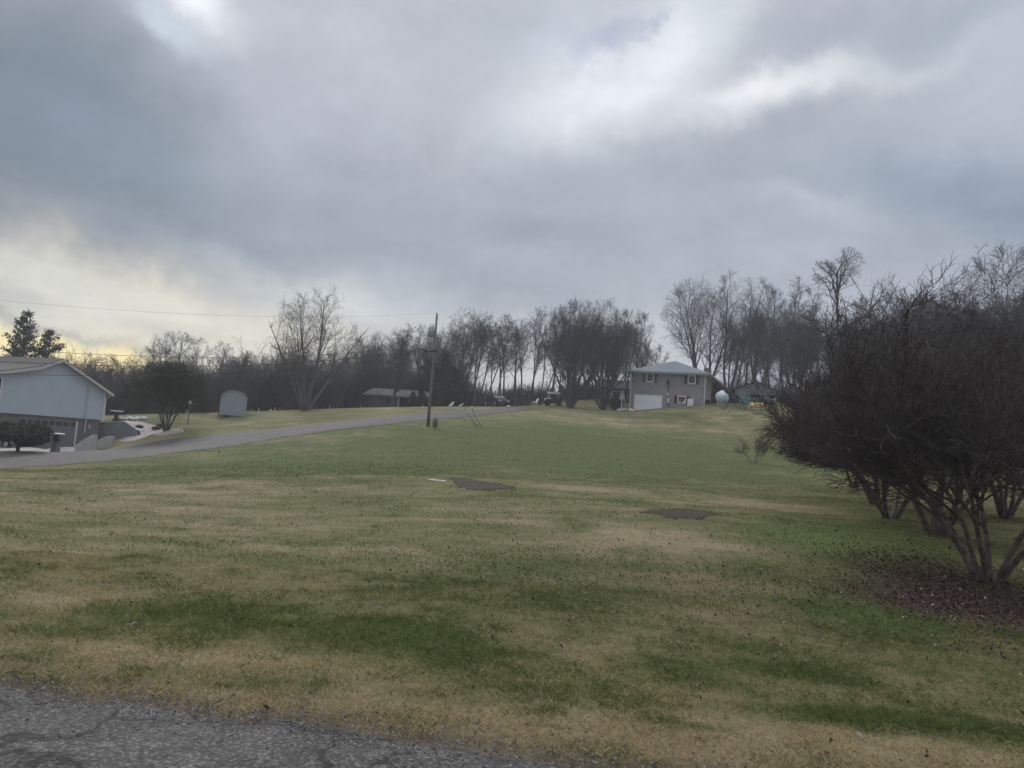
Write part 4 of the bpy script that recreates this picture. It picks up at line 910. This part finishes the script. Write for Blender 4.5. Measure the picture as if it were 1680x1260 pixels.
# little posts
q = gp(423, 84); o = MB().tube([(0,0,-.2),(.03,0,.85)], .05, 8).build('marker_post', mt['grey_white']); o.location = tuple(q); tagp(o, 'short white marker post on the grass right of the grey shed', 'post')
q = gp(308, 78); t_ = thing('lamp_post', 'thin garden lamp post with white globe between ornamental tree and shed', 'lamp post', tuple(q)); zt = htop(309, 660, 78)
MB().tube([(0,0,-.2),(0,0,zt-.15)], .055, 8).build('post', mt['wood'], t_); MB().ell((0,0,zt),(.15,.15,.17),12,8).build('globe', mt['white'], t_, True); MB().tube([(0,0,zt-.22),(0,0,zt-.14)],.1,8).build('collar', mt['metal'], t_)

# ------------------------------------------------------------------ utility pole, guys and wires
Yp = 58; q = gp(702, Yp); top = P(717, 515, Yp); lean = (top[0]-q[0])*.9
up_ = thing('utility_pole', 'weathered wooden utility pole with grey transformer beside the lane', 'utility pole', tuple(q)); Hp = top[2]-q[2]
def pp(f): return np.array([lean*f, 0, Hp*f])
MB().tube([pp(-.03), pp(.3), pp(.65), pp(1)], [.125,.11,.095,.075], 14).build('pole', mt['pole'], up_, True)
f1 = (htop(712, 545, Yp))/Hp
c = pp(f1)+np.array([-.32,-.12,0]); tr = MB().tube([c+(0,0,-.42),c+(0,0,-.40),c+(0,0,.36),c+(0,0,.42)], [.2,.24,.24,.18], 16).build('transformer', mt['metal'], up_, True)
for dx in (-.1,.1): MB().tube([c+(dx,0,.42),c+(dx,0,.58)], [.04,.03], 8).build('bushing', mt['wood'], tr)
MB().tube([pp(.995)+(-.02,0,0), pp(1.0)+(0,0,.14)], [.05,.035], 8).build('insulator', mt['grey_white'], up_)
f2 = htop(706, 575, Yp)/Hp
MB().tube([pp(f2)+(-.22,-.05,0), pp(f2)+(.22,-.05,.0)], .06, 8).build('wire_bracket', mt['black'], up_)
MB().tube([pp(f2)+(-1.2,-.2,.12), pp(f2)+(-.5,-.12,-.1), pp(f2)+(-.1,-.05,-.03)], [.03,.06,.05], 8).build('cable_splice', mt['black'], up_)
# far pole out of the frame that carries the other end
P2 = np.array([-33.0, 27.0, h1(-33, 27)])
p2 = thing('utility_pole', 'plain wooden utility pole beyond the left edge carrying the wires', 'utility pole', tuple(P2)); MB().tube([(0,0,-.3),(0,0,9.2)], [.17,.11], 12).build('pole', mt['pole'], p2, True)
def wire(a, b, sag, lab, r=.0045):
    a = np.array(a, float); b = np.array(b, float); t = np.linspace(0, 1, 40)
    pts = [a+(b-a)*x-np.array([0,0,sag*4*x*(1-x)]) for x in t]
    o = MB().tube(pts, r, 5).build('power_wire', mt['wire']); tagp(o, lab, 'wire'); return o
def toward(px0, py0, px1, py1, a):
    """end point at the second pole so that the straight wire passes through the pixels"""
    return P(px0, py0, 30)
PB = q
w1a = PB+pp(1)+(0,0,.1); wire(w1a, P(-560, 428, 27), 1.0, 'uppermost power wire running left from the top of the utility pole')
z_ = PB+pp(f2)
wire(z_+(-.2,0,.5), P(-560, 512, 27), 1.3, 'second power wire from the top, faint across the yellow sky', .011)
wire(z_+(-.2,0,.2), P(-560, 545, 27), 1.3, 'third and darkest wire crossing the sky above the left house roof', .016)
wire(z_+(-.2,0,-.05), P(-560, 577, 27), 1.3, 'lowest wire crossing in front of the left house roof', .012)
wire(z_+(.2,0,.0), P(1050, 600, 112), 1.2, 'thin service wire running right from the utility pole toward the brick house', .014)
# guys
g0 = at(790, 697)
for j, (f, dx, lab) in enumerate(((.80, 0, 'pale yellow guard on the right guy wire beside the utility pole'), (.55, -.35, 'pale yellow guard on the left guy wire beside the utility pole'))):
    a = g0+np.array([dx, 0, -.05]); a[2] = h1(a[0], a[1])-.1; b = PB+pp(f); d = (b-a)/np.linalg.norm(b-a)
    t_ = thing('guy_wire', lab, 'guy wire', tuple(a)); MB().tube([(0,0,0), b-a], .012, 5).build('cable', mt['wire'], t_)
    ln = 2.15-(.3 if j else 0); MB().tube([d*.1, d*ln], [.085,.075], 8).build('guard', mt['yellow_guard'], t_)
o = bush('dead_weed', gp(713, 57.5), .35, .75, 'twig_warm', 'small tuft of dead weeds at the foot of the utility pole', 'weed', seed=9, n_=110, leaf=.08)

# ------------------------------------------------------------------ left house
C2 = P(168, 689, 72); 
lh = thing('split_level_house', 'pale blue sided house with dark brick garage level at the left edge', 'house', tuple(C2), ez)
def sz(px, py):
    d = ray(px, py); t = ((C2-CAM)@ex)/(d@ex); q = CAM+d*t; return float((q-C2)@ey), float(q[2]-C2[2])
bot = 0.0
pk = sz(98, 591); kk = sz(62, 603); ll = sz(0, 611); rr_ = sz(170, 641)
sN = -16.0; zN = ll[1]+(sN-ll[0])*(kk[1]-ll[1])/(kk[0]-ll[0])
poly = [(0,0,bot),(0,0,rr_[1]),(0,pk[0],pk[1]),(0,kk[0],kk[1]),(0,sN,zN),(0,sN,bot)]
MB().prism(poly, (-11,0,0)).build('siding_wall', mt['siding'], lh)
grd = h1(C2[0], C2[1])-C2[2]
MB().box(-10.8,-.15,sN+.1,-.15,-4.5,-.002).build('brick_wall', mt['brick_dark'], lh)
# roof: slabs in three pitches over the gable profile
re = (rr_[0]+.75, rr_[1]-.75*(pk[1]-rr_[1])/(rr_[0]-pk[0]))
def slab(p, q_, th=.16):
    return [(.55,p[0],p[1]),(.55,q_[0],q_[1]),(.55,q_[0],q_[1]+th),(.55,p[0],p[1]+th)]
rfm = MB(); line = [re, pk, kk, (sN-.5, zN)]
pts = [(.45,p[0],p[1]+.02) for p in line]+[(.45,p[0],p[1]+.16) for p in line[::-1]]
roofl = MB().prism(pts, (-12,0,0)).build('roof', mt['shingle_l'], lh)
pts = [(.47,p[0],p[1]-.14) for p in line]+[(.47,p[0],p[1]+.10) for p in line[::-1]]
MB().prism(pts, (.05,0,0)).build('rake_trim', mt['trim'], lh)
MB().prism([(.02,p[0],p[1]-.02) for p in line]+[(.02,p[0],p[1]-.16) for p in line[::-1]], (.1,0,0)).build('frieze', mt['trim'], lh)
cz = sz(168, 660)[0]; MB().box(.0,.06,-.14,.02,bot,rr_[1]-.1).build('corner_trim', mt['grey_white'], lh)
w0, w1 = sz(2, 618), sz(2, 655); wf = MB().box(.002,.07,w0[0]-1.3,w0[0]+.1,w1[1],w0[1]).build('window', mt['white'], lh); MB().box(.071,.085,w0[0]-1.2,w0[0],w1[1]+.1,w0[1]-.1).build('pane', mt['glass'], wf)
s1 = sz(147, 640)[0]; MB().box(.002,.03,s1-.35,s1,bot+.02,rr_[1]+.35).build('siding_seam', mat('seam_grey', (.37,.42,.48), .6, .05), lh)
d0, d1 = sz(33, 686), sz(126, 694)
gw = MB().box(-.15,-.10,d0[0],d1[0],-3.0,-.32).build('garage_door', mt['door_dark'], lh)
for i in range(8):
    a = d0[0]+(d1[0]-d0[0])*(i+.12)/8; MB().box(-.10,-.085,a,a+(d1[0]-d0[0])/8*.76,-.78,-.42).build('door_window', mt['glass'], gw)
MB().box(-.15,-.04,d1[0],d1[0]+.16,-3,-.3).build('door_post', mt['grey_white'], lh)
s2_ = sz(142, 690)[0]; MB().tube([(-.08,s2_,-.02),(-.08,s2_,-1.3)], .05, 8).build('conduit', mt['grey_white'], lh)
s3 = sz(148, 690)[0]; MB().box(-.15,-.0,s3-.15,s3+.15,-.9,-.5).build('electric_meter', mt['metal'], lh)
MB().tube([(.25,.45,rr_[1]-.35),(.08,.03,rr_[1]-.7),(.08,.03,.0)], .05, 8).build('downspout', mt['white'], lh)
# retaining walls by the garage
def wallpoly(name, pix, Y, thick, m, label, cat='wall'):
    pts = [P(a, b, Y) for a, b in pix]; o_ = np.array(pts[0]); me = MB().prism([p-o_ for p in pts], (0,thick,0)).build(name, m, None, bevel=.03); me.location = tuple(o_); return tagp(me, label, cat)
wallpoly('retaining_wall', [(150,692),(205,692),(222,704),(224,716),(200,726),(150,732)], 72.5, .3, mt['conc_dark'], 'dark grey retaining wall running right from the left house corner')
wallpoly('wing_wall', [(122,742),(122,732),(135,722),(150,713.5),(157,713.5),(157,741)], 61, .35, mt['conc_pale'], 'pale concrete wing wall with curved top nearest the dark garage door')
wallpoly('wing_wall', [(158,741),(158,724),(170,717.5),(178,715.5),(185,716),(185,738)], 62.5, .35, mt['conc_pale'], 'pale concrete wing wall beside the gravel bed, right of the other one')
for px, py, s_ in ((225,714,.5),(256,706,.45),(262,701,.4),(228,703,.4)):
    bush('rock_bed_shrub', at(px, py), s_, s_*.9, 'ever', {225:'low dark shrub at the front of the gravel bed',256:'low dark shrub left of the ornamental tree trunk',262:'small dark shrub behind the low one by the ornamental trunk',228:'small dark shrub near the retaining wall end'}[px], seed=px, n_=700, leaf=.07)
stones('bed_rock', 'pale rock on the gravel bed in front of the retaining wall', 'rock', 218, 236, 708, 5, .3, seed=8, group='rocks on the gravel bed')
stones('white_rock', 'bright white rock in the row behind the left house corner', 'rock', 186, 240, 688.5, 11, .33, seed=12, group='white rocks behind the left house')
t_ = thing('patio_table', 'small dark patio table with white top behind the left house corner', 'table', tuple(gp(190, 80))); MB().tube([(0,0,.95),(0,0,1.05)], .6, 18).build('tabletop', mt['white'], t_); MB().tube([(0,0,-.1),(0,0,.95)], [.3,.08], 10).build('pedestal', mt['black'], t_)
# round shrub and mailbox
bush('round_shrub', at(29, 742), 1.75, 1.45, 'ever', 'wide dark round shrub on a short trunk before the garage', seed=21, n_=9000, leaf=.13, lift=.42)
q = at(91, 742); t_ = thing('mailbox', 'mailbox on a stone pillar with white cap beside the lane', 'mailbox', tuple(q), R(-10)); s_ = q[1]/F
hM = 32*s_
MB().prism([(-7*s_,-.18,0),(5*s_,-.18,0),(4*s_,-.18,hM*.5),(7*s_,-.18,hM*.72),(7*s_,-.18,hM*.9),(-6.5*s_,-.18,hM*.9),(-5*s_,-.18,hM*.4)], (0,.36,0)).build('pillar', mt['conc_dark'], t_, bevel=.02)
MB().box(-9*s_,8.5*s_,-.26,.26,hM*.91,hM*.97).build('cap', mt['white'], t_, bevel=.01)
bx = MB().box(0,7.5*s_,-.35,-.185,hM*.58,hM*.86).build('letter_box', mt['black'], t_, bevel=.02)

# ------------------------------------------------------------------ world, light
world = bpy.data.worlds.new('World'); scene.world = world; world.use_nodes = True
N, L = world.node_tree.nodes, world.node_tree.links; bg = N['Background']
def wm(op, a, b=None, c=None):
    q = N.new('ShaderNodeMath'); q.operation = op
    for i, v in enumerate((a, b, c)):
        if v is None: continue
        if isinstance(v, (int, float)): q.inputs[i].default_value = v
        else: L.new(v, q.inputs[i])
    return q.outputs[0]
def vm(op, a, b=None, sc=None):
    q = N.new('ShaderNodeVectorMath'); q.operation = op
    for i, v in enumerate((a, b)):
        if v is None: continue
        if isinstance(v, tuple): q.inputs[i].default_value = v
        else: L.new(v, q.inputs[i])
    if sc is not None:
        if isinstance(sc, (int, float)): q.inputs['Scale'].default_value = sc
        else: L.new(sc, q.inputs['Scale'])
    return q.outputs[0]
def wmix(f, a, b, mode='MIX'):
    q = N.new('ShaderNodeMix'); q.data_type = 'RGBA'; q.blend_type = mode
    for i, v in ((0, f), (6, a), (7, b)):
        if isinstance(v, (int, float)): q.inputs[i].default_value = v
        elif isinstance(v, tuple): q.inputs[i].default_value = (*v, 1)
        else: L.new(v, q.inputs[i])
    return q.outputs[2]
def wnoise(vec, sc, det=5, ro=.55):
    q = N.new('ShaderNodeTexNoise'); q.inputs['Scale'].default_value = sc; q.inputs['Detail'].default_value = det; q.inputs['Roughness'].default_value = ro; L.new(vec, q.inputs['Vector']); return q
SUN_AZ, SUN_EL = -24.0, 31.0
sky = N.new('ShaderNodeTexSky'); sky.sky_type = 'NISHITA'; sky.sun_disc = False; sky.sun_elevation = R(SUN_EL); sky.sun_rotation = R(SUN_AZ)
tc = N.new('ShaderNodeTexCoord'); Dv = tc.outputs['Generated']; sx = N.new('ShaderNodeSeparateXYZ'); L.new(Dv, sx.inputs[0])
az = wm('ARCTAN2', sx.outputs[0], sx.outputs[1]); el = wm('ARCSINE', sx.outputs[2])
cb = N.new('ShaderNodeCombineXYZ'); L.new(az, cb.inputs[0]); L.new(el, cb.inputs[1])
w1 = wnoise(Dv, 2.6, 4); w2 = wnoise(Dv, 8, 7, .62)
o1 = vm('SCALE', vm('SUBTRACT', w1.outputs['Color'], (.5,.5,.5)), None, .13); o2 = vm('SCALE', vm('SUBTRACT', w2.outputs['Color'], (.5,.5,.5)), None, .10)
Pw = vm('ADD', vm('ADD', cb.outputs[0], o1), o2); Pw = vm('MULTIPLY', Pw, (1, 1, 0))
def lin(c): return tuple(((v/255)/12.92 if v/255 <= .04045 else ((v/255+.055)/1.055)**2.4) for v in c)
def azel(px, py):
    d = ray(px, py); d = d/np.linalg.norm(d); return math.atan2(d[0], d[1]), math.asin(d[2])
def blob(px, py, rx, ry, rot=0, pw=2.0):
    a, e_ = azel(px, py); mp = N.new('ShaderNodeMapping'); mp.vector_type = 'TEXTURE'
    mp.inputs['Location'].default_value = (a, e_, 0); mp.inputs['Rotation'].default_value = (0, 0, R(rot-4)); mp.inputs['Scale'].default_value = (rx/F, ry/F, 1)
    L.new(Pw, mp.inputs[0]); ln = N.new('ShaderNodeVectorMath'); ln.operation = 'LENGTH'; L.new(mp.outputs[0], ln.inputs[0])
    return wm('EXPONENT', wm('MULTIPLY', wm('POWER', ln.outputs['Value'], pw), -1))
c = lin((164,169,181))
SKY = [  # px, py, rx, ry, rot(deg, counterclockwise), sRGB, strength
 (840,-500,2500,500,0,(190,196,205),.8),
 (60,240,420,190,8,(104,115,128),.95),(250,330,420,110,-10,(112,123,137),.85),(520,370,520,90,-8,(128,140,155),.75),(800,400,380,70,-3,(138,149,163),.6),
 (110,120,170,160,0,(116,129,144),.6),
 (430,150,90,200,35,(176,181,192),.7),(620,90,230,130,-15,(186,191,200),.75),(560,200,180,60,-25,(170,175,187),.5),
 (305,-62,80,42,-15,(240,244,248),.9),(262,6,60,20,-20,(200,213,224),.7),
 (1000,150,170,60,15,(226,231,236),.9),(1110,60,150,70,20,(232,236,240),.9),(1180,20,60,60,0,(196,205,215),.5),(950,30,130,50,0,(186,193,203),.6),
 (1330,150,190,30,14,(236,239,241),.95),(1260,180,60,26,20,(240,242,243),.8),(1150,205,150,20,4,(202,208,216),.6),(1500,95,150,22,20,(200,206,214),.6),
 (1350,60,130,50,15,(164,170,182),.7),(1560,40,170,50,10,(150,161,175),.7),(1450,250,260,60,8,(166,173,185),.7),(1640,230,80,60,10,(182,188,198),.5),
 (1580,340,170,60,-8,(126,143,162),.85),(1250,330,230,50,-5,(150,161,175),.6),(1340,365,120,16,-8,(182,189,198),.6),(1500,420,160,30,-10,(160,168,180),.5),
 (1000,460,420,40,-4,(170,178,188),.6),(700,455,260,40,-6,(163,170,181),.6),(1080,560,120,60,0,(205,208,208),.6),(820,600,160,60,0,(215,210,205),.6),
 (60,470,330,35,-5,(176,180,182),.75),(360,415,300,26,-4,(136,147,160),.6),
 (170,500,440,40,-5,(228,222,200),1.0),(560,490,180,30,-5,(192,197,200),.6),
 (330,492,260,46,-5,(226,220,202),.85),(560,500,140,34,-5,(205,207,204),.7),(760,520,260,40,-4,(192,197,203),.6),(80,450,240,26,-6,(206,208,204),.6),
 (120,524,230,10,-9,(140,148,158),.9),(40,470,90,14,-6,(168,172,176),.6),(330,548,110,12,-8,(178,182,182),.6),
 (110,560,280,24,-5,(255,240,176),1.0),(180,592,260,34,-4,(255,232,165),1.0),(430,560,130,40,0,(214,210,196),.6),
]
col = None
base = wmix(1.0, (0,0,0), c)
col = base
for (px, py, rx, ry, rot, s_, st) in SKY:
    f = wm('MULTIPLY', blob(px, py, rx, ry, rot), st); col = wmix(f, col, lin(s_))
# small blue holes with ragged rims
for (px, py, rx, ry, rot) in ((955,85,44,26,20),(1035,48,46,18,25),(1098,40,26,14,0),(900,60,34,18,30),(985,70,40,14,25)):
    wv = wnoise(Dv, 24, 5, .65); f = wm('MULTIPLY', blob(px, py, rx, ry, rot), wm('MULTIPLY', wm('MAXIMUM', wm('SUBTRACT', wv.outputs['Fac'], .40), 0), 4.5)); f = wm('MINIMUM', f, .38)
    col = wmix(f, col, vm('SCALE', sky.outputs[0], None, .085))
# wispy modulation on the cloud deck plane
dz = wm('ADD', wm('MAXIMUM', sx.outputs[2], 0), .12); cp = N.new('ShaderNodeCombineXYZ'); L.new(wm('DIVIDE', sx.outputs[0], dz), cp.inputs[0]); L.new(wm('DIVIDE', sx.outputs[1], dz), cp.inputs[1])
n3 = wnoise(cp.outputs[0], 1.7, 8, .6); n3.inputs['Distortion'].default_value = .5
n4 = wnoise(Dv, 7, 8, .66); n5 = wnoise(cp.outputs[0], 6, 8, .65)
mv = wm('ADD', wm('MULTIPLY', wm('SUBTRACT', n3.outputs['Fac'], .5), .42), wm('ADD', 1.0, wm('MULTIPLY', wm('SUBTRACT', n4.outputs['Fac'], .5), .38)))
mv = wm('ADD', mv, wm('MULTIPLY', wm('SUBTRACT', n5.outputs['Fac'], .5), .16))
col = vm('SCALE', col, None, mv)
# overcast sky is brightest overhead; boosted above the view to light the ground
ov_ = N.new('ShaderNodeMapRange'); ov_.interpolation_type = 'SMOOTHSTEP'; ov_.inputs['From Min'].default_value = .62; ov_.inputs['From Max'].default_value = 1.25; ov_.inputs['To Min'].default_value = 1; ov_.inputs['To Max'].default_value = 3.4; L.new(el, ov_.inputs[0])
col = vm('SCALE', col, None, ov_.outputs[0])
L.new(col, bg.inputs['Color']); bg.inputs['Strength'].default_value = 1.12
sl = bpy.data.lights.new('sun', 'SUN'); sl.energy = 1.9; sl.angle = R(14); sl.color = (1, .95, .88); so = bpy.data.objects.new('sun', sl); COL.objects.link(so)
sd = Vector((math.sin(R(SUN_AZ))*math.cos(R(SUN_EL)), math.cos(R(SUN_AZ))*math.cos(R(SUN_EL)), math.sin(R(SUN_EL))))
so.rotation_euler = sd.to_track_quat('Z', 'Y').to_euler()

# haze
HAZE = 0.0007
if HAZE:
    m = bpy.data.materials.new('haze_air'); m.use_nodes = True; N, L = nodes(m); N.remove(N['Principled BSDF'])
    pv = N.new('ShaderNodeVolumePrincipled'); pv.inputs['Color'].default_value = (.80,.84,.90,1); pv.inputs['Density'].default_value = HAZE; pv.inputs['Anisotropy'].default_value = .3
    L.new(pv.outputs[0], N['Material Output'].inputs['Volume'])
    o = MB().box(-410,410,-65,415,-22,46).build('haze', m); tagp(o, kind='stuff')
scene.view_settings.view_transform = 'Standard'; scene.view_settings.look = 'None'; scene.view_settings.exposure = 0; scene.view_settings.gamma = 1
scene.cycles.use_denoising = True; scene.cycles.max_bounces = 6; scene.cycles.diffuse_bounces = 3; scene.cycles.volume_bounces = 1; scene.cycles.transparent_max_bounces = 6
scene.cycles.volume_step_rate = 4
